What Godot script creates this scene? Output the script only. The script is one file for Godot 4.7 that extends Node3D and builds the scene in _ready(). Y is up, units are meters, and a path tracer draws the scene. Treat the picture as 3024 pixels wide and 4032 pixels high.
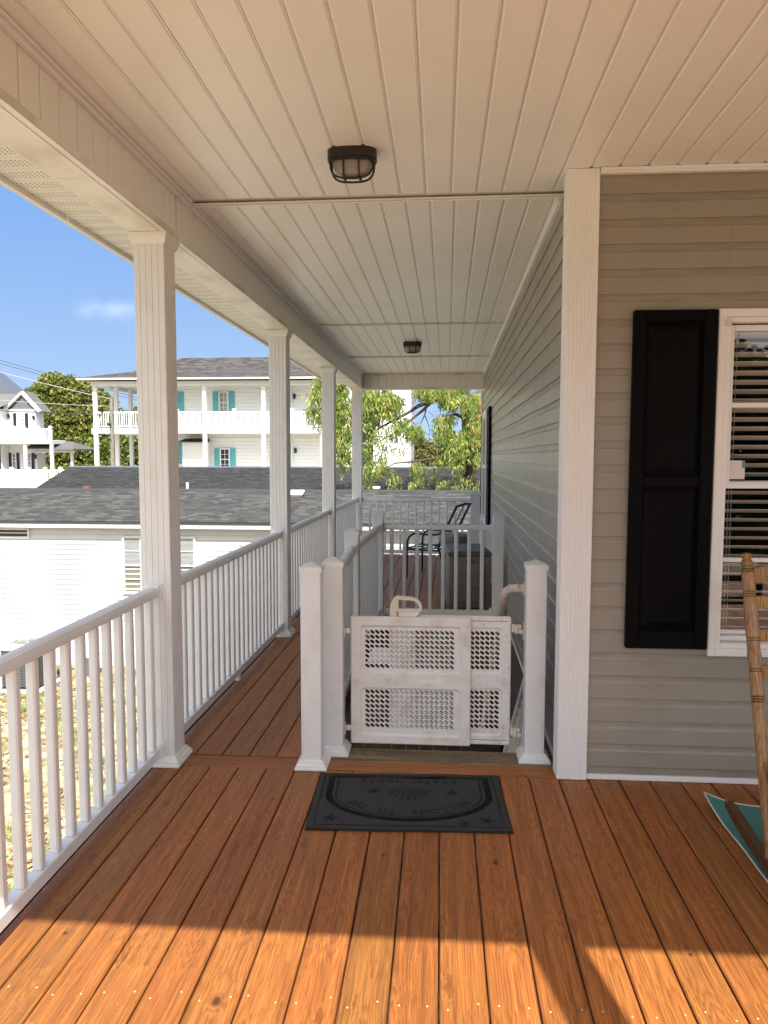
extends Node3D
# A covered porch with a timber deck, seen along its side walkway. y up, metres, deck surface at y = 0.

var rng := RandomNumberGenerator.new()
var M := {}
var taken := {}
# the side walkway runs a touch downhill and to the right of the front deck's axis
var HALL := Transform3D()
const GROUND := -3.31
const CEIL := 2.851


# ------------------------------------------------------------------ mesh builder
class MB:
	var v := PackedVector3Array()
	var n := PackedVector3Array()
	var u := PackedVector2Array()
	var c := PackedColorArray()
	var col := Color(1, 1, 1)
	var use_color := false

	func tri(a: Vector3, b: Vector3, d: Vector3, ua := Vector2.ZERO, ub := Vector2.ZERO, ud := Vector2.ZERO) -> void:
		var k := (b - a).cross(d - a)
		if k.length_squared() < 1e-18:
			return
		k = k.normalized()
		v.append(a); v.append(d); v.append(b)
		n.append(k); n.append(k); n.append(k)
		u.append(ua); u.append(ud); u.append(ub)
		if use_color:
			c.append(col); c.append(col); c.append(col)

	func quad(a: Vector3, b: Vector3, d: Vector3, e: Vector3, ua := Vector2.ZERO, ub := Vector2.ZERO, ud := Vector2.ZERO, ue := Vector2.ZERO) -> void:
		tri(a, b, d, ua, ub, ud)
		tri(a, d, e, ua, ud, ue)

	func smooth_quad(p: Array, k: Array) -> void:
		for i in [0, 2, 1, 0, 3, 2]:
			v.append(p[i]); n.append(k[i]); u.append(Vector2.ZERO)
			if use_color:
				c.append(col)

	func box(lo: Vector3, hi: Vector3, t := Transform3D()) -> void:
		var p := []
		for i in 8:
			p.append(t * Vector3(hi.x if i & 1 else lo.x, hi.y if i & 2 else lo.y, hi.z if i & 4 else lo.z))
		quad(p[0], p[2], p[3], p[1]); quad(p[4], p[5], p[7], p[6])
		quad(p[0], p[4], p[6], p[2]); quad(p[1], p[3], p[7], p[5])
		quad(p[0], p[1], p[5], p[4]); quad(p[2], p[6], p[7], p[3])

	# box with chamfered edges
	func cbox(lo: Vector3, hi: Vector3, ch: float, t := Transform3D()) -> void:
		ch = minf(ch, minf(hi.x - lo.x, minf(hi.y - lo.y, hi.z - lo.z)) * 0.45)
		var m := (lo + hi) * 0.5
		var h := (hi - lo) * 0.5
		var g := func(s: Vector3, axis: int) -> Vector3:
			var q := Vector3(s.x * (h.x - ch), s.y * (h.y - ch), s.z * (h.z - ch))
			q[axis] = s[axis] * h[axis]
			return t * (m + q)
		for a in 3:
			var b := (a + 1) % 3
			var d := (a + 2) % 3
			for s in [-1.0, 1.0]:
				var q := []
				for w in [[-1, -1], [1, -1], [1, 1], [-1, 1]]:
					var e := Vector3()
					e[a] = s; e[b] = w[0]; e[d] = w[1]
					q.append(g.call(e, a))
				if s > 0: quad(q[0], q[1], q[2], q[3])
				else: quad(q[3], q[2], q[1], q[0])
				for s2 in [-1.0, 1.0]:
					var e1 := Vector3(); e1[a] = s; e1[b] = s2; e1[d] = -1
					var e2 := Vector3(); e2[a] = s; e2[b] = s2; e2[d] = 1
					if s * s2 > 0: quad(g.call(e1, a), g.call(e1, b), g.call(e2, b), g.call(e2, a))
					else: quad(g.call(e2, a), g.call(e2, b), g.call(e1, b), g.call(e1, a))
		for i in 8:
			var s := Vector3(1 if i & 1 else -1, 1 if i & 2 else -1, 1 if i & 4 else -1)
			if s.x * s.y * s.z > 0: tri(g.call(s, 0), g.call(s, 1), g.call(s, 2))
			else: tri(g.call(s, 0), g.call(s, 2), g.call(s, 1))

	# closed counter-clockwise profile in x, y run along z from z0 to z1
	func extrude(p: PackedVector2Array, z0: float, z1: float, t := Transform3D(), caps := true) -> void:
		var k := p.size()
		for i in k:
			var a := p[i]
			var b := p[(i + 1) % k]
			quad(t * Vector3(a.x, a.y, z1), t * Vector3(a.x, a.y, z0), t * Vector3(b.x, b.y, z0), t * Vector3(b.x, b.y, z1))
		if caps:
			var ix := Geometry2D.triangulate_polygon(p)
			for i in range(0, ix.size(), 3):
				var a := p[ix[i]]
				var b := p[ix[i + 1]]
				var d := p[ix[i + 2]]
				if (b - a).cross(d - a) < 0:
					var w := b
					b = d
					d = w
				tri(t * Vector3(a.x, a.y, z1), t * Vector3(b.x, b.y, z1), t * Vector3(d.x, d.y, z1))
				tri(t * Vector3(a.x, a.y, z0), t * Vector3(d.x, d.y, z0), t * Vector3(b.x, b.y, z0))

	func lathe(p: Array, seg: int, t := Transform3D()) -> void:
		for i in p.size() - 1:
			var a: Vector2 = p[i]
			var b: Vector2 = p[i + 1]
			var sl := Vector2(b.y - a.y, a.x - b.x).normalized()
			for j in seg:
				var f := TAU * j / seg
				var g := TAU * (j + 1) / seg
				var k1 := (t.basis * Vector3(cos(f) * sl.x, sl.y, sin(f) * sl.x)).normalized()
				var k2 := (t.basis * Vector3(cos(g) * sl.x, sl.y, sin(g) * sl.x)).normalized()
				smooth_quad([t * Vector3(a.x * cos(g), a.y, a.x * sin(g)), t * Vector3(a.x * cos(f), a.y, a.x * sin(f)), t * Vector3(b.x * cos(f), b.y, b.x * sin(f)), t * Vector3(b.x * cos(g), b.y, b.x * sin(g))], [k2, k1, k1, k2])

	func tube(p: Array, r: Array, seg := 8) -> void:
		var rings := []
		var side := Vector3.ZERO
		for i in p.size():
			var d: Vector3 = (p[mini(i + 1, p.size() - 1)] - p[maxi(i - 1, 0)]).normalized()
			if side == Vector3.ZERO:
				side = d.cross(Vector3.UP if absf(d.y) < 0.9 else Vector3.RIGHT).normalized()
			side = (side - d * side.dot(d)).normalized()
			var up := side.cross(d)
			var ring := []
			for j in seg:
				var f := TAU * j / seg
				ring.append(side * cos(f) + up * sin(f))
			rings.append(ring)
		for i in p.size() - 1:
			for j in seg:
				var k := (j + 1) % seg
				smooth_quad([p[i] + rings[i][k] * r[i], p[i] + rings[i][j] * r[i], p[i + 1] + rings[i + 1][j] * r[i + 1], p[i + 1] + rings[i + 1][k] * r[i + 1]], [rings[i][k], rings[i][j], rings[i + 1][j], rings[i + 1][k]])
		for j in seg:
			var k := (j + 1) % seg
			tri(p[0], p[0] + rings[0][j] * r[0], p[0] + rings[0][k] * r[0])
			var e := p.size() - 1
			tri(p[e], p[e] + rings[e][k] * r[e], p[e] + rings[e][j] * r[e])

	func mesh() -> ArrayMesh:
		var a := []
		a.resize(Mesh.ARRAY_MAX)
		a[Mesh.ARRAY_VERTEX] = v
		a[Mesh.ARRAY_NORMAL] = n
		a[Mesh.ARRAY_TEX_UV] = u
		if use_color:
			a[Mesh.ARRAY_COLOR] = c
		var m := ArrayMesh.new()
		m.add_surface_from_arrays(Mesh.PRIMITIVE_TRIANGLES, a)
		return m


# ------------------------------------------------------------------ scene helpers
func numbered(called: String) -> String:
	var k: int = taken.get(called, 0)
	taken[called] = k + 1
	return called if k == 0 else "%s_%03d" % [called, k]

func thing(called: String, label: String, category: String, at := Vector3.ZERO, group := "", hall := false) -> Node3D:
	var o := Node3D.new()
	o.name = numbered(called)
	add_child(o)
	o.transform = (HALL if hall else Transform3D()) * Transform3D(Basis(), at)
	o.set_meta("label", label)
	o.set_meta("category", category)
	o.set_meta("at", at)
	if group: o.set_meta("group", group)
	return o

func setting(called: String, hall := false) -> Node3D:
	var o := Node3D.new()
	o.name = numbered(called)
	add_child(o)
	if hall: o.transform = HALL
	o.set_meta("kind", "structure")
	o.set_meta("at", Vector3.ZERO)
	return o

func base_of(o: Node) -> Vector3:
	while not o.has_meta("at"):
		o = o.get_parent()
	return o.get_meta("at")

# a part whose mesh is written in the same axes as its thing's place
func part(parent: Node3D, called: String, mesh: Mesh, mat: Material, at := Vector3.INF, turn := Basis()) -> MeshInstance3D:
	var o := MeshInstance3D.new()
	o.name = called
	o.mesh = mesh
	o.material_override = mat
	parent.add_child(o, true)
	var own := parent.has_meta("at")
	if at == Vector3.INF:
		o.position = -base_of(parent) if own else Vector3.ZERO
	else:
		o.transform = Transform3D(turn, at - (base_of(parent) if own else Vector3.ZERO))
	return o

# a piece of a part; written in the part's own axes
func sub(parent: Node3D, called: String, mesh: Mesh, mat: Material, at := Vector3.ZERO, turn := Basis()) -> MeshInstance3D:
	var o := MeshInstance3D.new()
	o.name = called
	o.mesh = mesh
	o.material_override = mat
	parent.add_child(o, true)
	o.transform = Transform3D(turn, at)
	return o

func boxm(size: Vector3, ch := 0.0) -> ArrayMesh:
	var b := MB.new()
	if ch > 0.0: b.cbox(-size / 2, size / 2, ch)
	else: b.box(-size / 2, size / 2)
	return b.mesh()

func boxat(lo: Vector3, hi: Vector3, ch := 0.0) -> ArrayMesh:
	var b := MB.new()
	if ch > 0.0: b.cbox(lo, hi, ch)
	else: b.box(lo, hi)
	return b.mesh()

func lin(r: float, g: float, b: float) -> Color:
	return Color(r, g, b).linear_to_srgb()

func noise_tex(freq: float, ramp: Array, size := 256, oct := 4, sd := 1, bump := 0.0) -> NoiseTexture2D:
	var f := FastNoiseLite.new()
	f.noise_type = FastNoiseLite.TYPE_SIMPLEX_SMOOTH
	f.seed = sd
	f.frequency = freq
	f.fractal_octaves = oct
	var t := NoiseTexture2D.new()
	t.width = size
	t.height = size
	t.seamless = true
	t.noise = f
	if bump > 0.0:
		t.as_normal_map = true
		t.bump_strength = bump
	elif ramp.size():
		var g := Gradient.new()
		g.offsets = PackedFloat32Array(ramp.map(func(x): return x[0]))
		g.colors = PackedColorArray(ramp.map(func(x): return x[1]))
		t.color_ramp = g
	return t

func mat(color: Color, rough := 0.5, metal := 0.0) -> StandardMaterial3D:
	var m := StandardMaterial3D.new()
	m.albedo_color = color
	m.roughness = rough
	m.metallic = metal
	return m

# colour with mottling (texture multiplies the colour), mapped in metres on three planes
func mottled(color: Color, rough: float, tex: Texture2D, scale: Vector3, bump: Texture2D = null, bump_scale := 0.0) -> StandardMaterial3D:
	var m := mat(color, rough)
	m.albedo_texture = tex
	m.uv1_triplanar = true
	m.uv1_scale = scale
	if bump:
		m.heightmap_enabled = true
		m.heightmap_texture = bump
		m.heightmap_scale = bump_scale
	return m


# ------------------------------------------------------------------ textures
const TILES := 12
# plain-sawn pine boards side by side: growth rings, streaks, blotches of stain and knots
func wood_atlas(light: Color, dark: Color, knot: Color, wide: int, long: int, sd: int, blotch_amount: float) -> ImageTexture:
	var r := RandomNumberGenerator.new()
	r.seed = sd
	var w := wide * TILES
	var f := FastNoiseLite.new()
	f.seed = sd
	f.frequency = 0.35
	f.fractal_octaves = 3
	var streak := f.get_image(w, 24)
	streak.resize(w, long, Image.INTERPOLATE_CUBIC)
	var sp := streak.get_data()
	f.frequency = 0.06
	f.seed = sd + 5
	var fib := f.get_image(w, long / 16)
	fib.resize(w, long, Image.INTERPOLATE_CUBIC)
	var bp := fib.get_data()
	var out := PackedByteArray()
	out.resize(w * long * 3)
	for k in TILES:
		var cx := r.randf_range(-0.09, 0.09)
		var d0 := r.randf_range(0.012, 0.07)
		var space := r.randf_range(0.0042, 0.0075)
		var ph := [r.randf() * TAU, r.randf() * TAU, r.randf() * TAU, r.randf() * TAU]
		var tone := r.randf_range(0.93, 1.07)
		var warm := r.randf_range(0.96, 1.04)
		var knots := []
		for i in r.randi_range(0, 2):
			knots.append([r.randf_range(-0.055, 0.055), r.randf_range(0.1, 2.9), r.randf_range(0.003, 0.0125)])
		for y in long:
			var t := float(y) / long
			var ym := t * 3.0
			var wander: float = 0.010 * sin(TAU * t + ph[0]) + 0.005 * sin(TAU * 3.0 * t + ph[1])
			var dd: float = d0 + 0.012 * sin(TAU * 2.0 * t + ph[2]) + 0.004 * sin(TAU * 7.0 * t + ph[3])
			dd *= dd
			var near := []
			for q in knots:
				if absf(ym - q[1]) < q[2] * 7.0: near.append(q)
			var row := (y * w + k * wide)
			for x in wide:
				var xm := (float(x) / wide - 0.5) * 0.142
				var dx := xm - cx - wander
				var rr := sqrt(dx * dx + dd)
				var kn := 0.0
				for q in near:
					var e: float = pow((xm - q[0]) / q[2], 2.0) + pow((ym - q[1]) / (q[2] * 1.7), 2.0)
					if e < 16.0:
						rr += 1.1 * q[2] * exp(-e * 0.3)
						kn = maxf(kn, clampf((1.4 - e) / 1.3, 0.0, 0.82))
				var at := row + x
				var ring := rr / space + (sp[at] - 128) * 0.004
				ring -= floorf(ring)
				var late := clampf((ring - 0.35) / 0.5, 0.0, 1.0) * clampf((1.0 - ring) / 0.08, 0.0, 1.0)
				var s := tone * (0.80 + 0.40 * sp[at] / 255.0) * (1.0 - blotch_amount + 2.0 * blotch_amount * bp[at] / 255.0)
				var m := 0.52 * late
				var cr := lerpf(lerpf(light.r, dark.r, m) * s, knot.r, kn)
				var cg := lerpf(lerpf(light.g, dark.g, m) * s * warm, knot.g, kn)
				var cb := lerpf(lerpf(light.b, dark.b, m) * s * warm, knot.b, kn)
				at *= 3
				out[at] = int(clampf(cr, 0, 1) * 255.0)
				out[at + 1] = int(clampf(cg, 0, 1) * 255.0)
				out[at + 2] = int(clampf(cb, 0, 1) * 255.0)
	# scuffs, pale scratches and old stains, each with its own outline
	for k in TILES:
		for i in 4:
			var sx := r.randi_range(6, wide - 7)
			var sy := r.randi_range(0, long - 1)
			for j in r.randi_range(6, 22):
				var px := k * wide + clampi(sx + int(r.randfn() * 5.0), 1, wide - 2)
				var py := posmod(sy + int(r.randfn() * 9.0), long)
				for q in r.randi_range(1, 3):
					tint(out, w, long, px, py + q, light * 1.28, 0.5)
		for i in 3:
			var sx := r.randi_range(8, wide - 9)
			var sy := r.randi_range(0, long - 1)
			var rx := r.randf_range(2.0, 9.0)
			var ry := r.randf_range(5.0, 26.0)
			for y in range(-int(ry), int(ry) + 1):
				for x in range(-int(rx), int(rx) + 1):
					var e := pow(x / rx, 2.0) + pow(y / ry, 2.0)
					if e < 0.55 + 0.4 * f.get_noise_2d(x * 3.0 + i * 50.0, y * 2.0 + k * 70.0) * 2.0 and sx + x > 0 and sx + x < wide - 1:
						tint(out, w, long, k * wide + sx + x, posmod(sy + y, long), dark * 0.72, 0.30)
	return ImageTexture.create_from_image(Image.create_from_data(w, long, false, Image.FORMAT_RGB8, out))

func tint(a: PackedByteArray, w: int, h: int, x: int, y: int, c: Color, k: float) -> void:
	var at := (posmod(y, h) * w + x) * 3
	a[at] = int(lerpf(a[at], minf(c.r, 1.0) * 255.0, k))
	a[at + 1] = int(lerpf(a[at + 1], minf(c.g, 1.0) * 255.0, k))
	a[at + 2] = int(lerpf(a[at + 2], minf(c.b, 1.0) * 255.0, k))

# round holes in rows, as in vented soffit panels
func vent_tex() -> ImageTexture:
	var im := Image.create(256, 96, false, Image.FORMAT_RGB8)
	im.fill(Color(1, 1, 1))
	for i in 16:
		for j in range(1, 5):
			for y in 16:
				for x in 16:
					if Vector2(x - 7.5, y - 7.5).length() < 3.6:
						im.set_pixel(i * 16 + x, j * 16 + y, Color(0.30, 0.28, 0.24))
	return ImageTexture.create_from_image(im)

# fine wire mesh of the condenser's sides
func wire_tex() -> ImageTexture:
	var im := Image.create(64, 64, false, Image.FORMAT_RGB8)
	im.fill(Color(0.20, 0.21, 0.22))
	for i in 64:
		for k in [0, 1, 32, 33]:
			im.set_pixel(i, k, Color(0.62, 0.63, 0.62))
			im.set_pixel(k, i, Color(0.55, 0.56, 0.55))
	return ImageTexture.create_from_image(im)

func materials() -> void:
	var grime := noise_tex(0.012, [[0.0, Color(0.95, 0.945, 0.93)], [0.4, Color(0.985, 0.985, 0.98)], [0.7, Color(1, 1, 1)], [1.0, Color(1, 1, 1)]], 256, 5, 11)
	var soft := noise_tex(0.008, [[0.0, Color(0.97, 0.97, 0.965)], [1.0, Color(1, 1, 1)]], 256, 3, 12)
	var pebble := noise_tex(0.12, [], 256, 3, 13)
	M.white = mottled(lin(0.775, 0.795, 0.815), 0.38, grime, Vector3(0.7, 0.7, 0.7))
	M.ceil = mottled(lin(0.83, 0.835, 0.825), 0.36, soft, Vector3(0.4, 0.4, 0.4), noise_tex(0.006, [], 256, 2, 14), 0.25)
	M.beam = mottled(lin(0.81, 0.81, 0.79), 0.42, noise_tex(0.01, [[0.0, Color(0.85, 0.83, 0.78)], [0.3, Color(0.96, 0.955, 0.94)], [0.55, Color(1, 1, 1)], [1.0, Color(1, 1, 1)]], 256, 5, 15), Vector3(0.8, 0.8, 0.8))
	M.soffit = mat(lin(0.81, 0.81, 0.79), 0.5)
	M.vent = mat(lin(0.81, 0.81, 0.79), 0.5)
	M.vent.albedo_texture = vent_tex()
	M.post = mottled(lin(0.77, 0.785, 0.80), 0.42, noise_tex(0.02, [[0.0, Color(0.955, 0.945, 0.925)], [0.45, Color(0.99, 0.99, 0.985)], [1.0, Color(1, 1, 1)]], 256, 5, 16), Vector3(1.4, 0.8, 1.4))
	M.trim = mottled(lin(0.81, 0.82, 0.83), 0.4, soft, Vector3(0.9, 0.9, 0.9))
	M.siding = mottled(lin(0.285, 0.262, 0.222), 0.34, noise_tex(0.02, [[0.0, Color(0.90, 0.89, 0.88)], [0.5, Color(1, 1, 1)], [1.0, Color(1, 1, 1)]], 256, 4, 17), Vector3(0.5, 1.6, 0.5), noise_tex(0.045, [], 256, 3, 18), 0.06)
	M.black = mottled(lin(0.0030, 0.0032, 0.0040), 0.5, soft, Vector3(1, 1, 1), pebble, 0.02)
	M.black.metallic_specular = 0.18
	M.dark_metal = mat(lin(0.012, 0.010, 0.009), 0.35)
	M.frosted = mat(lin(0.24, 0.22, 0.19), 0.15)
	M.frosted.clearcoat_enabled = true
	M.frosted.clearcoat = 0.6
	M.gate = mottled(lin(0.73, 0.735, 0.735), 0.45, noise_tex(0.018, [[0.0, Color(0.91, 0.89, 0.86)], [0.3, Color(0.97, 0.965, 0.955)], [0.55, Color(1, 1, 1)], [1.0, Color(1, 1, 1)]], 256, 5, 19), Vector3(1.3, 1.3, 1.3), pebble, 0.01)
	M.ivory = mat(lin(0.62, 0.58, 0.50), 0.4)
	M.handrail = mottled(lin(0.64, 0.59, 0.52), 0.4, noise_tex(0.05, [[0.0, Color(0.55, 0.42, 0.33)], [0.3, Color(0.92, 0.88, 0.82)], [0.5, Color(1, 1, 1)], [1.0, Color(1, 1, 1)]], 256, 5, 20), Vector3(1.5, 1.5, 1.5))
	M.screw = mat(lin(0.25, 0.25, 0.26), 0.35, 0.8)
	M.print_white = mat(lin(0.88, 0.88, 0.87), 0.5)
	M.glass = mat(Color(0.10, 0.12, 0.12, 0.05), 0.0)
	M.glass.transparency = BaseMaterial3D.TRANSPARENCY_ALPHA
	M.blind = mat(lin(0.74, 0.73, 0.70), 0.5)
	M.room = mat(lin(0.06, 0.055, 0.05), 0.8)
	M.paper = mat(lin(0.66, 0.63, 0.62), 0.7)
	M.teal_edge = mat(lin(0.10, 0.28, 0.36), 0.7)
	# timber
	M.deck = mat(Color(1, 1, 1), 0.52)
	M.deck.albedo_texture = wood_atlas(Color(0.610, 0.385, 0.185), Color(0.430, 0.225, 0.090), Color(0.25, 0.14, 0.08), 72, 760, 3, 0.12)
	M.deck.heightmap_enabled = true
	M.deck.heightmap_texture = M.deck.albedo_texture
	M.deck.heightmap_scale = 0.05
	M.old = mat(Color(1, 1, 1), 0.8)
	M.old.albedo_texture = wood_atlas(Color(0.53, 0.47, 0.38), Color(0.34, 0.28, 0.21), Color(0.17, 0.13, 0.10), 40, 400, 7, 0.22)
	M.beamwood = mottled(lin(0.10, 0.065, 0.04), 0.8, noise_tex(0.03, [[0.0, Color(0.6, 0.6, 0.6)], [1.0, Color(1, 1, 1)]], 128, 4, 21), Vector3(1, 6, 1))
	M.screw_white = mat(lin(0.50, 0.36, 0.20), 0.5)
	M.oak = mottled(lin(0.37, 0.215, 0.078), 0.30, noise_tex(0.05, [[0.0, Color(0.50, 0.40, 0.30)], [0.40, Color(0.82, 0.78, 0.72)], [0.60, Color(1, 1, 1)], [1.0, Color(1, 1, 1)]], 256, 4, 22), Vector3(9, 0.8, 9))
	M.oak_line = mat(lin(0.035, 0.016, 0.007), 0.4)
	M.rocker = mottled(lin(0.16, 0.085, 0.035), 0.35, noise_tex(0.05, [[0.0, Color(0.6, 0.5, 0.4)], [1.0, Color(1, 1, 1)]], 256, 4, 23), Vector3(8, 8, 0.8))
	M.rug = mottled(lin(0.085, 0.30, 0.28), 0.9, noise_tex(0.25, [[0.0, Color(0.80, 0.80, 0.80)], [1.0, Color(1, 1, 1)]], 256, 2, 24), Vector3(3, 3, 3), pebble, 0.08)
	M.rug_edge = mat(lin(0.62, 0.60, 0.55), 0.9)
	var fuzz := noise_tex(0.3, [[0.0, Color(0.55, 0.55, 0.55)], [1.0, Color(1, 1, 1)]], 256, 2, 25)
	M.mat_field = mottled(lin(0.052, 0.054, 0.058), 1.0, fuzz, Vector3(4, 4, 4), fuzz, 0.3)
	M.mat_dark = mottled(lin(0.020, 0.021, 0.0235), 1.0, fuzz, Vector3(4, 4, 4), fuzz, 0.3)
	M.tan_plastic = mottled(lin(0.25, 0.225, 0.18), 0.5, soft, Vector3(2, 2, 2))
	M.brown_lid = mottled(lin(0.15, 0.135, 0.115), 0.5, grime, Vector3(2, 2, 2))
	M.tub = mottled(lin(0.20, 0.21, 0.20), 0.5, grime, Vector3(3, 3, 3))
	M.tub_green = mat(lin(0.20, 0.24, 0.17), 0.5)
	# neighbours
	M.nwhite = mottled(lin(0.58, 0.59, 0.595), 0.5, soft, Vector3(1.1, 1.1, 1.1))
	M.skirt = mottled(lin(0.55, 0.56, 0.565), 0.5, grime, Vector3(0.5, 0.5, 0.5))
	M.fascia = mottled(lin(0.70, 0.70, 0.70), 0.6, grime, Vector3(0.4, 0.8, 0.4))
	M.pane_dark = mat(lin(0.02, 0.025, 0.03), 0.06)
	M.pane = mat(Color(0.15, 0.20, 0.20, 0.10), 0.0)
	M.pane.transparency = BaseMaterial3D.TRANSPARENCY_ALPHA
	M.blind_far = mat(lin(0.40, 0.43, 0.42), 0.6)
	M.cream_shade = mat(lin(0.26, 0.25, 0.16), 0.8)
	M.shingle = []
	for k in 6:
		var g: float = [0.044, 0.056, 0.068, 0.080, 0.098, 0.062][k]
		M.shingle.append(mottled(lin(g * 1.08, g * 1.03, g * 0.92), 0.95, noise_tex(0.3, [[0.0, Color(0.7, 0.7, 0.7)], [1.0, Color(1, 1, 1)]], 128, 2, 30 + k), Vector3(2, 2, 2)))
	M.shingles = mottled(Color(1, 1, 1), 0.95, noise_tex(0.3, [[0.0, Color(0.75, 0.75, 0.75)], [1.0, Color(1, 1, 1)]], 128, 2, 37), Vector3(2, 2, 2))
	M.shingles.vertex_color_use_as_albedo = true
	M.far_roof = mat(Color(1, 1, 1), 0.95)
	M.far_roof.vertex_color_use_as_albedo = true
	M.teal = mat(lin(0.075, 0.36, 0.38), 0.5)
	M.log_siding = mat(lin(0.68, 0.68, 0.65), 0.55)
	M.far_white = mat(lin(0.66, 0.66, 0.655), 0.5)
	M.far_grey = mat(lin(0.10, 0.11, 0.13), 0.6)
	M.far_black = mat(lin(0.012, 0.013, 0.015), 0.4)
	M.coral = mat(lin(0.55, 0.13, 0.055), 0.6)
	M.ac_body = mat(lin(0.45, 0.45, 0.42), 0.5)
	M.ac_wire = mat(Color(1, 1, 1), 0.6)
	M.ac_wire.albedo_texture = wire_tex()
	M.ac_wire.uv1_triplanar = true
	M.ac_wire.uv1_scale = Vector3(9, 9, 9)
	M.concrete = mottled(lin(0.42, 0.40, 0.37), 0.9, grime, Vector3(1, 1, 1))
	M.pole_wood = mottled(lin(0.30, 0.265, 0.215), 0.9, noise_tex(0.05, [[0.0, Color(0.6, 0.6, 0.6)], [1.0, Color(1, 1, 1)]], 128, 4, 38), Vector3(3, 0.3, 3))
	M.wire_dark = mat(lin(0.03, 0.03, 0.03), 0.6)
	M.wire_pale = mat(lin(0.35, 0.33, 0.28), 0.6)
	M.red_clay = mat(lin(0.25, 0.06, 0.03), 0.7)
	M.bark = mottled(lin(0.12, 0.10, 0.08), 0.95, noise_tex(0.06, [[0.0, Color(0.45, 0.45, 0.45)], [1.0, Color(1, 1, 1)]], 128, 4, 39), Vector3(2, 0.6, 2))
	M.leaf = mat(Color(1, 1, 1), 0.55)
	M.leaf.vertex_color_use_as_albedo = true
	M.leaf.backlight_enabled = true
	M.leaf.backlight = lin(0.16, 0.20, 0.02)
	M.litter = mat(Color(1, 1, 1), 0.9)
	M.litter.vertex_color_use_as_albedo = true
	M.lawn = mottled(Color(1, 1, 1), 1.0, noise_tex(0.02, [[0.0, lin(0.11, 0.105, 0.035)], [0.25, lin(0.21, 0.175, 0.08)], [0.5, lin(0.37, 0.295, 0.175)], [0.75, lin(0.50, 0.41, 0.265)], [1.0, lin(0.56, 0.48, 0.34)]], 512, 6, 40), Vector3(0.23, 0.23, 0.23), noise_tex(0.1, [], 256, 4, 41), 3.0)


# ------------------------------------------------------------------ the place
func _ready() -> void:
	rng.seed = 20240411
	# camera
	var cam := Camera3D.new()
	cam.name = "camera"
	add_child(cam)
	cam.position = Vector3(0, 1.574, 0)
	cam.rotation = Vector3(-0.0798969, 0.0749471, 0.00104973)
	cam.fov = 68.41
	cam.near = 0.05
	cam.far = 600.0
	cam.current = true
	# sky
	var env := Environment.new()
	env.background_mode = Environment.BG_SKY
	var sm := ProceduralSkyMaterial.new()
	sm.sky_top_color = Color(0.36, 0.58, 0.88)
	sm.sky_horizon_color = Color(0.72, 0.83, 0.94)
	sm.sky_curve = 0.16
	sm.ground_bottom_color = Color(0.36, 0.33, 0.28)
	sm.ground_horizon_color = Color(0.62, 0.68, 0.74)
	sm.sky_energy_multiplier = 0.745
	sm.sky_cover = clouds()
	sm.sky_cover_modulate = Color(1, 1, 1, 1)
	sm.sun_angle_max = 78.0
	sm.sun_curve = 0.95
	var sky := Sky.new()
	sky.sky_material = sm
	env.sky = sky
	env.tonemap_mode = Environment.TONE_MAPPER_LINEAR
	env.tonemap_exposure = 2.25
	env.sdfgi_enabled = true
	env.ssao_enabled = true
	env.ssil_enabled = true
	var we := WorldEnvironment.new()
	we.name = "world_environment"
	we.environment = env
	add_child(we)
	# sun: behind the viewer and a little to the right, about 50 degrees high
	var sun := DirectionalLight3D.new()
	sun.name = "sun"
	add_child(sun)
	var d := Vector3(-0.201, 0.0, -0.980) * cos(deg_to_rad(50.0)) + Vector3(0, -sin(deg_to_rad(50.0)), 0)
	sun.look_at_from_position(Vector3(0, 20, 0), Vector3(0, 20, 0) + d, Vector3.UP)
	sun.light_color = Color(1.0, 0.99, 0.97)
	sun.light_energy = 1.36
	sun.light_angular_distance = 0.55
	sun.shadow_enabled = true

	HALL.basis = Basis.from_euler(Vector3(-0.0075, -0.0085, 0))
	var pivot := Vector3(0, 0, -3.7)
	HALL.origin = pivot - HALL.basis * pivot
	materials()
	ground()
	deck()
	ceiling()
	beams()
	columns()
	house()
	railings()
	stairs()
	gate()
	door_mat()
	lights()
	rocking_chair()
	patio()
	near_house()
	dark_house()
	teal_building()
	left_house()
	far_right()
	trees()
	pole_and_wires()

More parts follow.
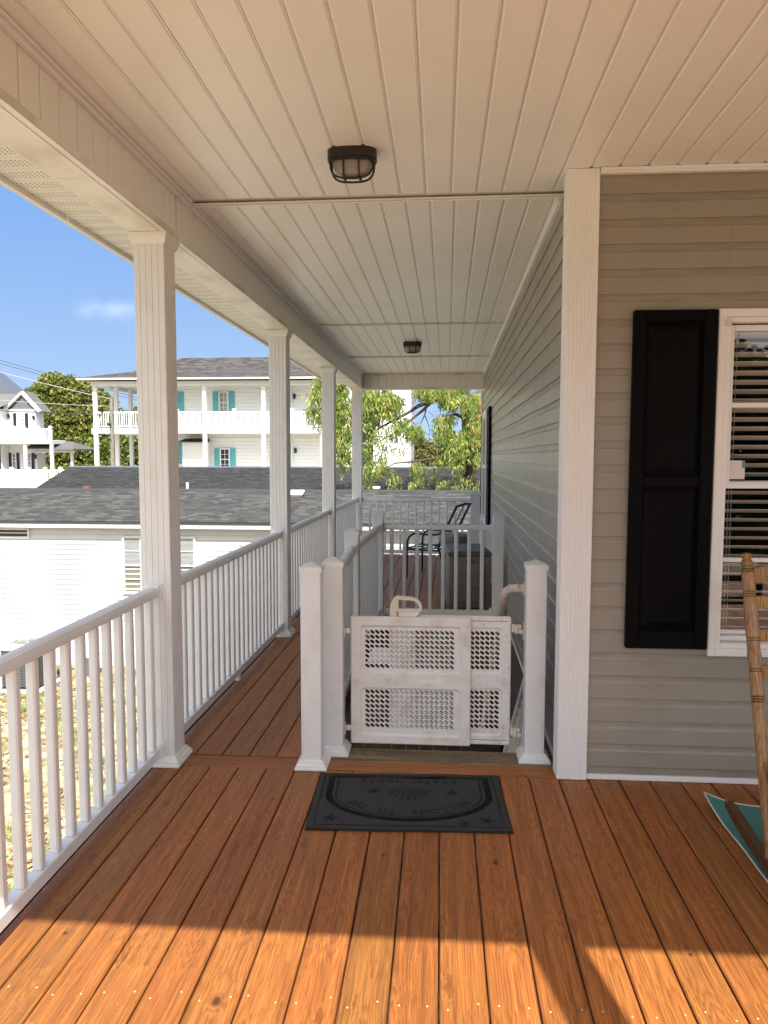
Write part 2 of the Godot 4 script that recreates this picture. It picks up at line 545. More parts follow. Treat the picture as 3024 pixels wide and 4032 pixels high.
# thin clouds; the sheet covers the whole sky, few and faint
func clouds() -> ImageTexture:
	var w := 1024
	var h := 512
	var im := Image.create(w, h, false, Image.FORMAT_RGBA8)
	im.fill(Color(1, 1, 1, 0))
	var f := FastNoiseLite.new()
	f.seed = 4
	f.frequency = 0.05
	f.fractal_octaves = 5
	var r := RandomNumberGenerator.new()
	r.seed = 9
	# [azimuth, elevation, width, height, strength] in degrees from the view along -z
	var puffs := [[-23.8, 10.0, 1.9, 0.5, 0.9], [-16.3, 5.6, 1.2, 0.7, 0.35], [-25.4, 9.7, 1.0, 0.3, 0.5]]
	for i in 26:
		puffs.append([r.randf_range(10.0, 320.0), r.randf_range(6.0, 40.0), r.randf_range(2.0, 8.0), r.randf_range(0.5, 2.0), r.randf_range(0.3, 0.9)])
	for p in puffs:
		var cu: float = (p[0] / 360.0 + CLOUD_TURN) * w
		var cv: float = (90.0 - p[1]) / 180.0 * h
		var ru: float = p[2] / 360.0 * w
		var rv: float = p[3] / 180.0 * h
		for y in range(int(cv - rv * 2), int(cv + rv * 2) + 1):
			for x in range(int(cu - ru * 2), int(cu + ru * 2) + 1):
				var e := exp(-1.2 * (pow((x - cu) / ru, 2.0) + pow((y - cv) / rv, 2.0)))
				var a: float = clampf(e * p[4] * (0.55 + 1.1 * f.get_noise_2d(x * 4.0, y * 9.0)), 0, 1)
				var xx := posmod(x, w)
				if a > im.get_pixel(xx, y).a:
					im.set_pixel(xx, y, Color(0.62, 0.60, 0.56, a * 0.8))
	return ImageTexture.create_from_image(im)

const CLOUD_TURN := 0.0

# ------------------------------------------------------------------ ground
func ground() -> void:
	var g := setting("ground")
	var b := MB.new()
	var s := 400.0
	b.quad(Vector3(-s, GROUND, s), Vector3(s, GROUND, s), Vector3(s, GROUND, -s), Vector3(-s, GROUND, -s))
	part(g, "lawn", b.mesh(), M.lawn)
	# fallen leaves and tufts on the strip of yard between the two houses
	var lb := MB.new()
	lb.use_color = true
	lb.quad(Vector3(-0.05, 0, 0.028), Vector3(0.0, 0.02, 0.03), Vector3(0.0, 0.02, -0.03), Vector3(-0.05, 0, -0.028))
	lb.quad(Vector3(0.0, 0.02, 0.03), Vector3(0.055, 0.0, 0.02), Vector3(0.055, 0.0, -0.02), Vector3(0.0, 0.02, -0.03))
	scatter("fallen_leaves", "dry brown leaves scattered over the patchy yard", "leaves", lb.mesh(), 15000, [Color(0.30, 0.16, 0.07), Color(0.42, 0.27, 0.13), Color(0.20, 0.10, 0.05), Color(0.50, 0.37, 0.22)], 0.5, 1.2, 0)
	var tb := MB.new()
	tb.use_color = true
	for i in 12:
		var a := TAU * i / 12.0 + rng.randf() * 0.4
		var dir := Vector3(cos(a), 0, sin(a))
		var side := Vector3(-dir.z, 0, dir.x) * 0.006
		var o := dir * rng.randf_range(0.0, 0.05)
		var tip := o + dir * rng.randf_range(0.02, 0.06) + Vector3(0, rng.randf_range(0.05, 0.11), 0)
		tb.tri(o - side, o + side, tip)
	scatter("grass", "short green weeds and grass tufts in the yard", "grass", tb.mesh(), 8000, [Color(0.13, 0.19, 0.03), Color(0.20, 0.24, 0.05), Color(0.28, 0.26, 0.09)], 0.6, 1.4, 7)

func scatter(called: String, label: String, category: String, mesh: Mesh, count: int, cols: Array, smin: float, smax: float, sd: int) -> void:
	var f := FastNoiseLite.new()
	f.seed = sd + 3
	f.frequency = 0.55
	var mm := MultiMesh.new()
	mm.transform_format = MultiMesh.TRANSFORM_3D
	mm.use_colors = true
	mm.mesh = mesh
	var xs := []
	while xs.size() < count:
		var p := Vector3(rng.randf_range(-16, 1.0), GROUND + 0.005, rng.randf_range(-16.2, -1.0))
		if f.get_noise_2d(p.x, p.z) < rng.randf_range(-0.25, 0.35): continue
		xs.append(p)
	mm.instance_count = count
	for i in count:
		var t := Basis.from_euler(Vector3(rng.randf_range(-0.4, 0.4), rng.randf() * TAU, rng.randf_range(-0.4, 0.4))).scaled(Vector3.ONE * rng.randf_range(smin, smax))
		mm.set_instance_transform(i, Transform3D(t, xs[i]))
		mm.set_instance_color(i, cols[rng.randi() % cols.size()] * rng.randf_range(0.8, 1.2))
	var o := MultiMeshInstance3D.new()
	o.name = called
	o.multimesh = mm
	o.material_override = M.litter
	add_child(o)
	o.set_meta("kind", "stuff")
	o.set_meta("label", label)
	o.set_meta("category", category)

# ------------------------------------------------------------------ deck
# one board along z (or along x), with eased edges and its own stretch of grain
func board_mesh(w: float, l: float, th: float, tile: int, off: float) -> ArrayMesh:
	var b := MB.new()
	var e := 0.004
	var h := w / 2
	var prof := [Vector2(-h, -th), Vector2(-h, -e), Vector2(-h + e, 0), Vector2(h - e, 0), Vector2(h, -e), Vector2(h, -th)]
	var us := [0.03, 0.05, 0.08, 0.92, 0.95, 0.97]
	for i in 6:
		var p: Vector2 = prof[i]
		var q: Vector2 = prof[(i + 1) % 6]
		var ua: float = (tile + us[i]) / TILES
		var ub: float = (tile + us[(i + 1) % 6]) / TILES
		var v0 := off
		var v1 := off + l / 3.0
		b.quad(Vector3(p.x, p.y, -l / 2), Vector3(p.x, p.y, l / 2), Vector3(q.x, q.y, l / 2), Vector3(q.x, q.y, -l / 2), Vector2(ua, v0), Vector2(ua, v1), Vector2(ub, v1), Vector2(ub, v0))
	for s in [-1.0, 1.0]:
		var a := Vector3(-h, -th, s * l / 2)
		var c := Vector3(h, 0, s * l / 2)
		if s > 0: b.quad(a, Vector3(c.x, a.y, a.z), c, Vector3(a.x, c.y, a.z))
		else: b.quad(Vector3(a.x, c.y, a.z), c, Vector3(c.x, a.y, a.z), a)
	return b.mesh()

func lay(o: Node3D, x0: float, x1: float, z0: float, z1: float, m: Material, along_x := false, y := 0.0, th := 0.028) -> void:
	var w := (z1 - z0) if along_x else (x1 - x0)
	var l := (x1 - x0) if along_x else (z1 - z0)
	var me := board_mesh(w, l, th, rng.randi() % TILES, rng.randf())
	part(o, "deck_board", me, m, Vector3((x0 + x1) / 2, y + rng.randf_range(-0.0012, 0.0012), (z0 + z1) / 2), Basis(Vector3.UP, PI / 2) if along_x else Basis())

func deck() -> void:
	var f := setting("deck")
	var screws := MB.new()
	var x := -1.2847 - 0.1433
	while x < 5.6:
		var back := -3.583
		if x > 0.5: back = -3.608
		lay(f, x + 0.003, x + 0.1433 - 0.003, back, 2.7, M.deck)
		for z in [-1.62, -2.03, -3.5, -3.1]:
			for q in [0.028, 0.113]:
				var at := Vector3(x + q + rng.randf_range(-0.006, 0.006), 0.0012, z + rng.randf_range(-0.02, 0.02) - x * 0.02)
				screws.lathe([Vector2(0.0038, 0), Vector2(0.0034, 0.0012), Vector2(0, 0.0014)], 6, Transform3D(Basis(), at))
		x += 0.1433
	part(f, "screw_heads", screws.mesh(), M.screw_white).set_meta("kind", "stuff")
	# boards laid across where the walkway begins
	lay(f, -1.42, -0.556, -3.727, -3.586, M.deck, true)
	lay(f, -0.553, 0.60, -3.716, -3.600, M.deck, true)
	lay(f, -0.553, 0.60, -3.885, -3.719, M.old, true)
	part(f, "rim_joist", boxat(Vector3(-1.465, -0.27, -3.7), Vector3(-1.43, -0.004, 2.7)), M.beamwood)
	part(f, "header_joist", boxat(Vector3(-1.43, -0.27, -3.88), Vector3(0.6, -0.03, -3.84)), M.beamwood)
	for z in [-3.2, -2.8, -2.4, -2.0, -1.6, -1.2, -0.8, -0.4, 0.0, 0.4, 0.8, 1.2, 1.6, 2.0, 2.4]:
		part(f, "joist", boxat(Vector3(-1.43, -0.22, z - 0.02), Vector3(5.5, -0.0295, z + 0.02)), M.beamwood)
	var w := setting("walkway_deck", true)
	for i in 12:
		part(w, "joist", boxat(Vector3(-1.43, -0.22, -7.44 - 0.4 * i), Vector3(0.6, -0.0295, -7.40 - 0.4 * i)), M.beamwood)
	for i in 8:
		part(w, "joist", boxat(Vector3(-1.43, -0.22, -4.14 - 0.4 * i), Vector3(-0.70, -0.0295, -4.10 - 0.4 * i)), M.beamwood)
	var edges := [-1.42, -1.27, -1.127, -0.985, -0.843, -0.70]
	for i in edges.size() - 1:
		lay(w, edges[i] + 0.003, edges[i + 1] - 0.003, -7.06, -3.73, M.deck)
	x = -1.413
	while x < 0.56:
		lay(w, x + 0.003, minf(x + 0.1433, 0.6) - 0.003, -11.96, -7.066, M.deck)
		x += 0.1433
	part(w, "rim_joist", boxat(Vector3(-1.465, -0.27, -11.96), Vector3(-1.43, -0.004, -3.7)), M.beamwood)
	part(w, "stair_joist", boxat(Vector3(-0.70, -0.27, -7.06), Vector3(-0.665, -0.03, -3.86)), M.beamwood)
	part(w, "end_joist", boxat(Vector3(-0.70, -0.27, -7.10), Vector3(0.6, -0.03, -7.062)), M.beamwood)
	part(w, "back_joist", boxat(Vector3(-1.43, -0.27, -11.96), Vector3(0.6, -0.03, -11.92)), M.beamwood)
	for z in [-6.3, -8.97, -11.7]:
		part(w, "support_post", boxat(Vector3(-1.45, GROUND, z - 0.07), Vector3(-1.31, -0.03, z + 0.07), 0.005), M.beamwood)
		part(w, "support_post", boxat(Vector3(0.42, GROUND, z - 0.87), Vector3(0.56, -0.03, z - 0.73), 0.005), M.beamwood)

# ------------------------------------------------------------------ ceiling
func plank(w: float, l: float) -> ArrayMesh:
	var b := MB.new()
	var h := w / 2
	var g := 0.0075
	var p := PackedVector2Array([Vector2(-h + 0.001, 0.009), Vector2(-h + 0.001, 0.0046), Vector2(-h + g, 0.0042), Vector2(-h + g + 0.002, 0.0), Vector2(h - g - 0.002, 0.0), Vector2(h - g, 0.0042), Vector2(h - 0.001, 0.0046), Vector2(h - 0.001, 0.009)])
	b.extrude(p, -l / 2, l / 2)
	return b.mesh()

func ceiling_run(o: Node3D, xs: float, x_from: float, x_to: float, z0: float, z1: float) -> void:
	var whole := plank(0.1253, z1 - z0)
	var x := xs
	while x > x_from: x -= 0.1253
	while x < x_to - 0.02:
		var a := maxf(x, x_from)
		var b := minf(x + 0.1253, x_to)
		if b - a > 0.03:
			var me := whole if b - a > 0.125 else plank(b - a, z1 - z0)
			part(o, "ceiling_plank", me, M.ceil, Vector3((a + b) / 2, CEIL + rng.randf_range(-0.0008, 0.0008), (z0 + z1) / 2), Basis(Vector3(0, 0, 1), rng.randf_range(-0.006, 0.006)))
		x += 0.1253

func ceiling() -> void:
	var c := setting("porch_ceiling")
	ceiling_run(c, 0.042, -1.315, 0.5432, -3.86, -0.55)
	ceiling_run(c, 0.042, 0.5432, 5.6, -3.60, -0.55)
	part(c, "ceiling_plank", boxat(Vector3(0.5452, CEIL, -3.86), Vector3(0.600, CEIL + 0.009, -3.603), 0.002), M.ceil)
	part(c, "ceiling_backing", boxat(Vector3(-1.32, CEIL + 0.011, -3.9), Vector3(5.6, CEIL + 0.06, -0.5)), M.ceil)
	part(c, "wall_moulding", boxat(Vector3(0.711, 2.826, -3.60), Vector3(5.6, CEIL - 0.001, -3.566), 0.004), M.trim)
	part(c, "wall_moulding", boxat(Vector3(0.711, 2.836, -3.566), Vector3(5.6, CEIL - 0.001, -3.556), 0.003), M.trim)
	var h := setting("walkway_ceiling", true)
	var joints := [-3.895, -7.46, -9.835, -11.885]
	for i in 3:
		ceiling_run(h, 0.060, -1.312, 0.60, joints[i + 1] + 0.012, joints[i] - 0.012)
		part(h, "joint_strip", boxat(Vector3(-1.312, CEIL - 0.010, joints[i] - 0.022), Vector3(0.60, CEIL - 0.0015, joints[i] + 0.022), 0.003), M.trim)
		part(h, "joint_strip", boxat(Vector3(-1.312, CEIL - 0.017, joints[i] - 0.009), Vector3(0.60, CEIL - 0.0102, joints[i] + 0.009), 0.003), M.trim)
	part(h, "ceiling_backing", boxat(Vector3(-1.32, CEIL + 0.011, -11.9), Vector3(0.66, CEIL + 0.06, -3.85)), M.ceil)
	part(h, "wall_moulding", boxat(Vector3(0.572, 2.822, -11.88), Vector3(0.60, CEIL - 0.001, -3.93), 0.004), M.trim)
	for i in 2:
		var o: Node3D = [c, h][i]
		var z0: float = [-3.88, -11.885][i]
		var z1: float = [-0.6, -3.90][i]
		part(o, "beam_moulding", boxat(Vector3(-1.310, CEIL - 0.030, z0), Vector3(-1.284, CEIL - 0.0005, z1), 0.005), M.trim)
		part(o, "beam_moulding", boxat(Vector3(-1.284, CEIL - 0.013, z0), Vector3(-1.270, CEIL - 0.0005, z1), 0.003), M.trim)

# boxed beam: flat upright panels on the inner face, wide bent sheets below
func beam_run(o: Node3D, z0: float, z1: float) -> void:
	var p := 0.127
	var whole := boxm(Vector3(0.010, 0.20, p - 0.008), 0.003)
	var z := z1
	while z > z0 + 0.02:
		var e := maxf(z - p, z0)
		var me := whole if z - e > p - 0.001 else boxm(Vector3(0.010, 0.20, z - e - 0.004), 0.003)
		part(o, "beam_panel", me, M.beam, Vector3(-1.3125 + rng.randf_range(-0.0006, 0.0006), 2.735, (z + e) / 2))
		z -= p
	part(o, "beam_core", boxat(Vector3(-1.476, 2.624, z0), Vector3(-1.319, 2.90, z1)), M.beam)
	part(o, "lower_trim", boxat(Vector3(-1.3145, 2.616, z0), Vector3(-1.302, 2.648, z1), 0.004), M.beam)
	part(o, "lower_trim", boxat(Vector3(-1.330, 2.612, z0), Vector3(-1.3020, 2.6155, z1), 0.001), M.beam)
	# sheets under the beam, each a little buckled
	var zz := z1
	while zz > z0 + 0.05:
		var e := maxf(zz - 1.22, z0)
		var b := MB.new()
		var nx := 5
		var nz := maxi(2, int((zz - e) / 0.1))
		var grid := []
		for i in nz + 1:
			var row := []
			for j in nx + 1:
				var fx := float(j) / nx
				var edge := sin(fx * PI) * minf(1.0, 4.0 * minf(float(i) / nz, 1.0 - float(i) / nz) + 0.2)
				row.append(Vector3(lerpf(-1.480, -1.333, fx), 2.6125 + edge * (wave.get_noise_2d(fx * 0.6, lerpf(zz, e, float(i) / nz) * 1.4) * 0.007), lerpf(zz, e + 0.003, float(i) / nz)))
			grid.append(row)
		for i in nz:
			for j in nx:
				b.quad(grid[i][j], grid[i + 1][j], grid[i + 1][j + 1], grid[i][j + 1])
		b.box(Vector3(-1.4795, 2.6165, e + 0.003), Vector3(-1.334, 2.6225, zz))
		part(o, "under_sheet", b.mesh(), M.beam)
		zz -= 1.22

var wave := FastNoiseLite.new()

func soffit_run(o: Node3D, z0: float, z1: float) -> void:
	var p := 0.1253
	var b := MB.new()
	var w := p - 0.012
	var q := [Vector3(-0.19, 0, w / 2), Vector3(0.19, 0, w / 2), Vector3(0.19, 0, -w / 2), Vector3(-0.19, 0, -w / 2)]
	b.quad(q[3], q[2], q[1], q[0], Vector2(0, 1), Vector2(1.2, 1), Vector2(1.2, 0), Vector2(0, 0))
	b.quad(q[0] + Vector3(0, 0.008, 0.003), q[1] + Vector3(0, 0.008, 0.003), q[2] + Vector3(0, 0.008, -0.003), q[3] + Vector3(0, 0.008, -0.003))
	b.quad(q[0], q[1], q[1] + Vector3(0, 0.008, 0.003), q[0] + Vector3(0, 0.008, 0.003))
	b.quad(q[2], q[3], q[3] + Vector3(0, 0.008, -0.003), q[2] + Vector3(0, 0.008, -0.003))
	var whole := b.mesh()
	var z := z1
	while z > z0 + 0.06:
		part(o, "soffit_panel", whole, M.vent, Vector3(-1.67, 2.737, z - p / 2))
		z -= p
	part(o, "soffit_backing", boxat(Vector3(-1.86, 2.746, z0), Vector3(-1.477, 2.80, z1)), M.soffit)
	part(o, "fascia", boxat(Vector3(-1.895, 2.715, z0), Vector3(-1.861, 2.93, z1), 0.003), M.soffit)

func beams() -> void:
	wave.frequency = 1.0
	wave.seed = 5
	var a := thing("porch_beam", "off-white boxed beam over the front deck railing with upright panels", "beam", Vector3(-1.395, 2.61, -2.2))
	beam_run(a, -3.72, -0.43)
	var b := thing("porch_beam", "long off-white boxed beam running over the side walkway columns", "beam", Vector3(-1.395, 2.61, -7.8), "", true)
	beam_run(b, -11.885, -3.704)
	var e := thing("porch_beam", "off-white boxed beam closing the far end of the walkway", "beam", Vector3(-0.35, 2.61, -11.95), "", true)
	part(e, "beam_core", boxat(Vector3(-1.478, 2.622, -12.04), Vector3(0.74, 2.90, -11.897)), M.beam)
	for i in 15:
		part(e, "beam_panel", boxm(Vector3(0.120, 0.20, 0.006), 0.0025), M.beam, Vector3(-1.243 + 0.127 * i, 2.735, -11.893))
	part(e, "lower_trim", boxat(Vector3(-1.302, 2.616, -11.896), Vector3(0.62, 2.648, -11.886), 0.003), M.beam)
	part(e, "upper_trim", boxat(Vector3(-1.302, 2.822, -11.896), Vector3(0.62, CEIL - 0.0005, -11.886), 0.003), M.beam)
	part(e, "under_sheet", boxat(Vector3(-1.48, 2.610, -12.04), Vector3(0.74, 2.6155, -11.889), 0.002), M.beam)
	var f := thing("porch_beam", "off-white boxed beam along the front edge of the porch roof", "beam", Vector3(2.0, 2.61, -0.5))
	part(f, "beam_core", boxat(Vector3(-1.48, 2.613, -0.595), Vector3(5.6, 2.90, -0.427), 0.004), M.beam)
	var s := thing("eave_soffit", "vented off-white soffit and fascia along the front deck roof edge", "soffit", Vector3(-1.67, 2.737, -2.0))
	soffit_run(s, -3.72, -0.09)
	var t := thing("eave_soffit", "vented off-white soffit and fascia along the walkway roof edge", "soffit", Vector3(-1.67, 2.737, -8.0), "", true)
	soffit_run(t, -12.4, -3.703)
	var u := thing("eave_soffit", "off-white soffit and fascia along the front roof edge", "soffit", Vector3(2.0, 2.737, -0.25))
	part(u, "soffit_sheet", boxat(Vector3(-1.48, 2.737, -0.427), Vector3(5.6, 2.80, -0.12)), M.soffit)
	part(u, "fascia", boxat(Vector3(-1.895, 2.715, -0.118), Vector3(5.6, 2.93, -0.085), 0.003), M.soffit)
	# the roof over it all
	var r := thing("porch_roof", "low grey shingle roof over the porch and house", "roof", Vector3(2.0, 2.95, -6.0))
	part(r, "roof_deck", boxat(Vector3(-1.90, 2.932, -12.6), Vector3(5.7, 3.02, -0.08)), M.shingle[1])

# ------------------------------------------------------------------ columns
# square shaft with shallow grooves down each face
func grooved(w: float, grooves: Array, depth: float, gw: float) -> PackedVector2Array:
	var p := PackedVector2Array()
	var h := w / 2
	for k in 4:
		var r := Transform2D(k * PI / 2, Vector2.ZERO)
		p.append(r * Vector2(-h + 0.004, -h))
		for g in grooves:
			p.append(r * Vector2(g - gw, -h)); p.append(r * Vector2(g - gw * 0.4, -h + depth)); p.append(r * Vector2(g + gw * 0.4, -h + depth)); p.append(r * Vector2(g + gw, -h))
		p.append(r * Vector2(h - 0.004, -h))
	return p

func square_rings(b: MB, rings: Array, at: Vector3) -> void:
	for i in rings.size() - 1:
		var a: Vector2 = rings[i]
		var c: Vector2 = rings[i + 1]
		for k in 4:
			var r := Basis(Vector3.UP, k * PI / 2)
			b.quad(at + r * Vector3(-a.x, a.y, a.x), at + r * Vector3(a.x, a.y, a.x), at + r * Vector3(c.x, c.y, c.x), at + r * Vector3(-c.x, c.y, c.x))

func column(label: String, at: Vector3, hall: bool, turn := 0.0) -> void:
	var t := thing("porch_column", label, "column", at, "white square columns along the porch edge", hall)
	var b := MB.new()
	var up := Transform3D(Basis(Vector3.RIGHT, -PI / 2), Vector3(at.x, 0, at.z))
	b.extrude(grooved(0.15, [-0.045, -0.015, 0.015, 0.045], 0.0028, 0.0028), 0.03, 2.600, up)
	part(t, "shaft", b.mesh(), M.post)
	b = MB.new()
	square_rings(b, [Vector2(0.106, 0.002), Vector2(0.106, 0.012), Vector2(0.100, 0.016), Vector2(0.100, 0.026), Vector2(0.090, 0.034), Vector2(0.086, 0.046), Vector2(0.0775, 0.050), Vector2(0.0755, 0.050)], Vector3(at.x, 0, at.z))
	part(t, "base", b.mesh(), M.trim)
	b = MB.new()
	square_rings(b, [Vector2(0.0755, 2.556), Vector2(0.079, 2.556), Vector2(0.081, 2.566), Vector2(0.087, 2.575), Vector2(0.089, 2.588), Vector2(0.094, 2.592), Vector2(0.094, 2.611), Vector2(0.0, 2.611)], Vector3(at.x, 0, at.z))
	part(t, "capital", b.mesh(), M.trim)

func columns() -> void:
	column("white grooved column standing where the deck meets the walkway", Vector3(-1.395, 0, -3.655), false)
	column("white grooved column on the walkway, second after the deck corner column", Vector3(-1.400, 0, -6.385), true)
	column("white grooved column on the walkway, third after the deck corner column", Vector3(-1.392, 0, -9.03), true)
	column("white grooved column at the far corner of the walkway", Vector3(-1.370, 0, -11.72), true)
	column("white grooved column at the front left corner of the porch roof", Vector3(-1.395, 0, -0.51), false)
	column("white grooved column under the middle of the front porch beam", Vector3(0.752, 0, -0.51), false)
	column("white grooved column under the right part of the front beam", Vector3(3.4, 0, -0.51), false)


# ------------------------------------------------------------------ the house behind the porch
# one course of lap siding along +x, facing +z; its butt edge at y = 0
func course(l: float, p: float, sd: int, buckle: float) -> ArrayMesh:
	var b := MB.new()
	var prof := [Vector2(0.001, 0.001), Vector2(0.0125, 0.0), Vector2(0.0132, 0.0022), Vector2(0.0108, p * 0.66), Vector2(0.0074, p * 0.71), Vector2(0.0056, p * 0.77), Vector2(0.0022, p + 0.012)]
	var k := maxi(1, int(l / (0.18 if buckle > 0.0 else 2.0)))
	var rows := []
	for i in k + 1:
		var x := l * i / k
		var dy := wave.get_noise_2d(x * 0.9, sd * 7.3) * buckle * 1.5
		var dz := wave.get_noise_2d(x * 1.1 + 40.0, sd * 5.1) * buckle
		var row := []
		for j in prof.size():
			var q: Vector2 = prof[j]
			var wgt: float = [0.3, 1.0, 1.0, 1.0, 0.6, 0.2, 0.0][j]
			row.append(Vector3(x, q.y + dy * (1.0 if j < 5 else 0.2), q.x + dz * wgt))
		rows.append(row)
	for i in k:
		for j in prof.size() - 1:
			b.quad(rows[i][j], rows[i + 1][j], rows[i + 1][j + 1], rows[i][j + 1])
	for e in [0, k]:
		for j in range(1, prof.size() - 1):
			if e == 0: b.tri(rows[e][0], rows[e][j], rows[e][j + 1])
			else: b.tri(rows[e][0], rows[e][j + 1], rows[e][j])
	return b.mesh()

func fluted_corner(x0: float, x1: float, zf: float, zb: float) -> PackedVector2Array:
	var p := PackedVector2Array()
	var n := 7
	p.append(Vector2(x0 + 0.003, zf))
	for i in n:
		var a := lerpf(x0 + 0.012, x1 - 0.010, (i + 0.15) / n)
		var c := lerpf(x0 + 0.012, x1 - 0.010, (i + 0.85) / n)
		p.append(Vector2(a, zf)); p.append(Vector2(lerpf(a, c, 0.3), zf + 0.0022)); p.append(Vector2(lerpf(a, c, 0.7), zf + 0.0022)); p.append(Vector2(c, zf))
	p.append(Vector2(x1 - 0.002, zf)); p.append(Vector2(x1, zf + 0.003)); p.append(Vector2(x1, zb)); p.append(Vector2(x0, zb))
	for i in 6:
		var a := lerpf(zb - 0.012, zf + 0.012, (i + 0.15) / 6)
		var c := lerpf(zb - 0.012, zf + 0.012, (i + 0.85) / 6)
		p.append(Vector2(x0, a)); p.append(Vector2(x0 + 0.0035, lerpf(a, c, 0.25))); p.append(Vector2(x0 + 0.0035, lerpf(a, c, 0.75))); p.append(Vector2(x0, c))
	p.append(Vector2(x0, zf + 0.003))
	return p

# raised-panel shutter facing +z with its lower left corner at the origin
func shutter(h: Node3D, w: float, tall: float, split: float, at: Vector3, turn: Basis) -> void:
	var b := MB.new()
	var s := 0.058
	b.cbox(Vector3(0, 0, 0), Vector3(s, tall, 0.032), 0.004)
	b.cbox(Vector3(w - s, 0, 0), Vector3(w, tall, 0.032), 0.004)
	b.cbox(Vector3(s, 0, 0), Vector3(w - s, 0.085, 0.029), 0.003)
	b.cbox(Vector3(s, split - 0.024, 0), Vector3(w - s, split + 0.024, 0.030), 0.003)
	b.cbox(Vector3(s, tall - 0.052, 0), Vector3(w - s, tall, 0.029), 0.003)
	b.box(Vector3(s, 0.085, 0), Vector3(w - s, tall - 0.052, 0.010))
	var o := part(h, "shutter", b.mesh(), M.black, at, turn)
	for r in [[0.085, split - 0.024], [split + 0.024, tall - 0.052]]:
		var pm := MB.new()
		var x0 := s + 0.006
		var x1 := w - s - 0.006
		var y0: float = r[0] + 0.006
		var y1: float = r[1] - 0.006
		var i := 0.038
		var f := 0.026
		var k := [Vector3(x0, y0, 0.011), Vector3(x1, y0, 0.011), Vector3(x1, y1, 0.011), Vector3(x0, y1, 0.011)]
		var q := [Vector3(x0 + i, y0 + i, f), Vector3(x1 - i, y0 + i, f), Vector3(x1 - i, y1 - i, f), Vector3(x0 + i, y1 - i, f)]
		for e in 4: pm.quad(k[e], k[(e + 1) % 4], q[(e + 1) % 4], q[e])
		pm.quad(q[0], q[1], q[2], q[3])
		sub(o, "raised_panel", pm.mesh(), M.black)
	for y in [0.04, split, tall - 0.03]:
		for x in [0.028, w - 0.028]:
			var sm := MB.new()
			sm.lathe([Vector2(0.005, 0), Vector2(0.004, 0.002), Vector2(0, 0.003)], 8, Transform3D(Basis(Vector3.RIGHT, PI / 2), Vector3(x, y, 0.032)))
			sub(o, "screw", sm.mesh(), M.black)

func ring_boards(b: MB, x0: float, x1: float, y0: float, y1: float, w: float, z0: float, z1: float, ch: float) -> void:
	b.cbox(Vector3(x0, y0, z0), Vector3(x0 + w, y1, z1), ch)
	b.cbox(Vector3(x1 - w, y0, z0), Vector3(x1, y1, z1), ch)
	b.cbox(Vector3(x0 + w, y0, z0), Vector3(x1 - w, y0 + w, z1 - 0.0012), ch)
	b.cbox(Vector3(x0 + w, y1 - w, z0), Vector3(x1 - w, y1, z1 - 0.0012), ch)

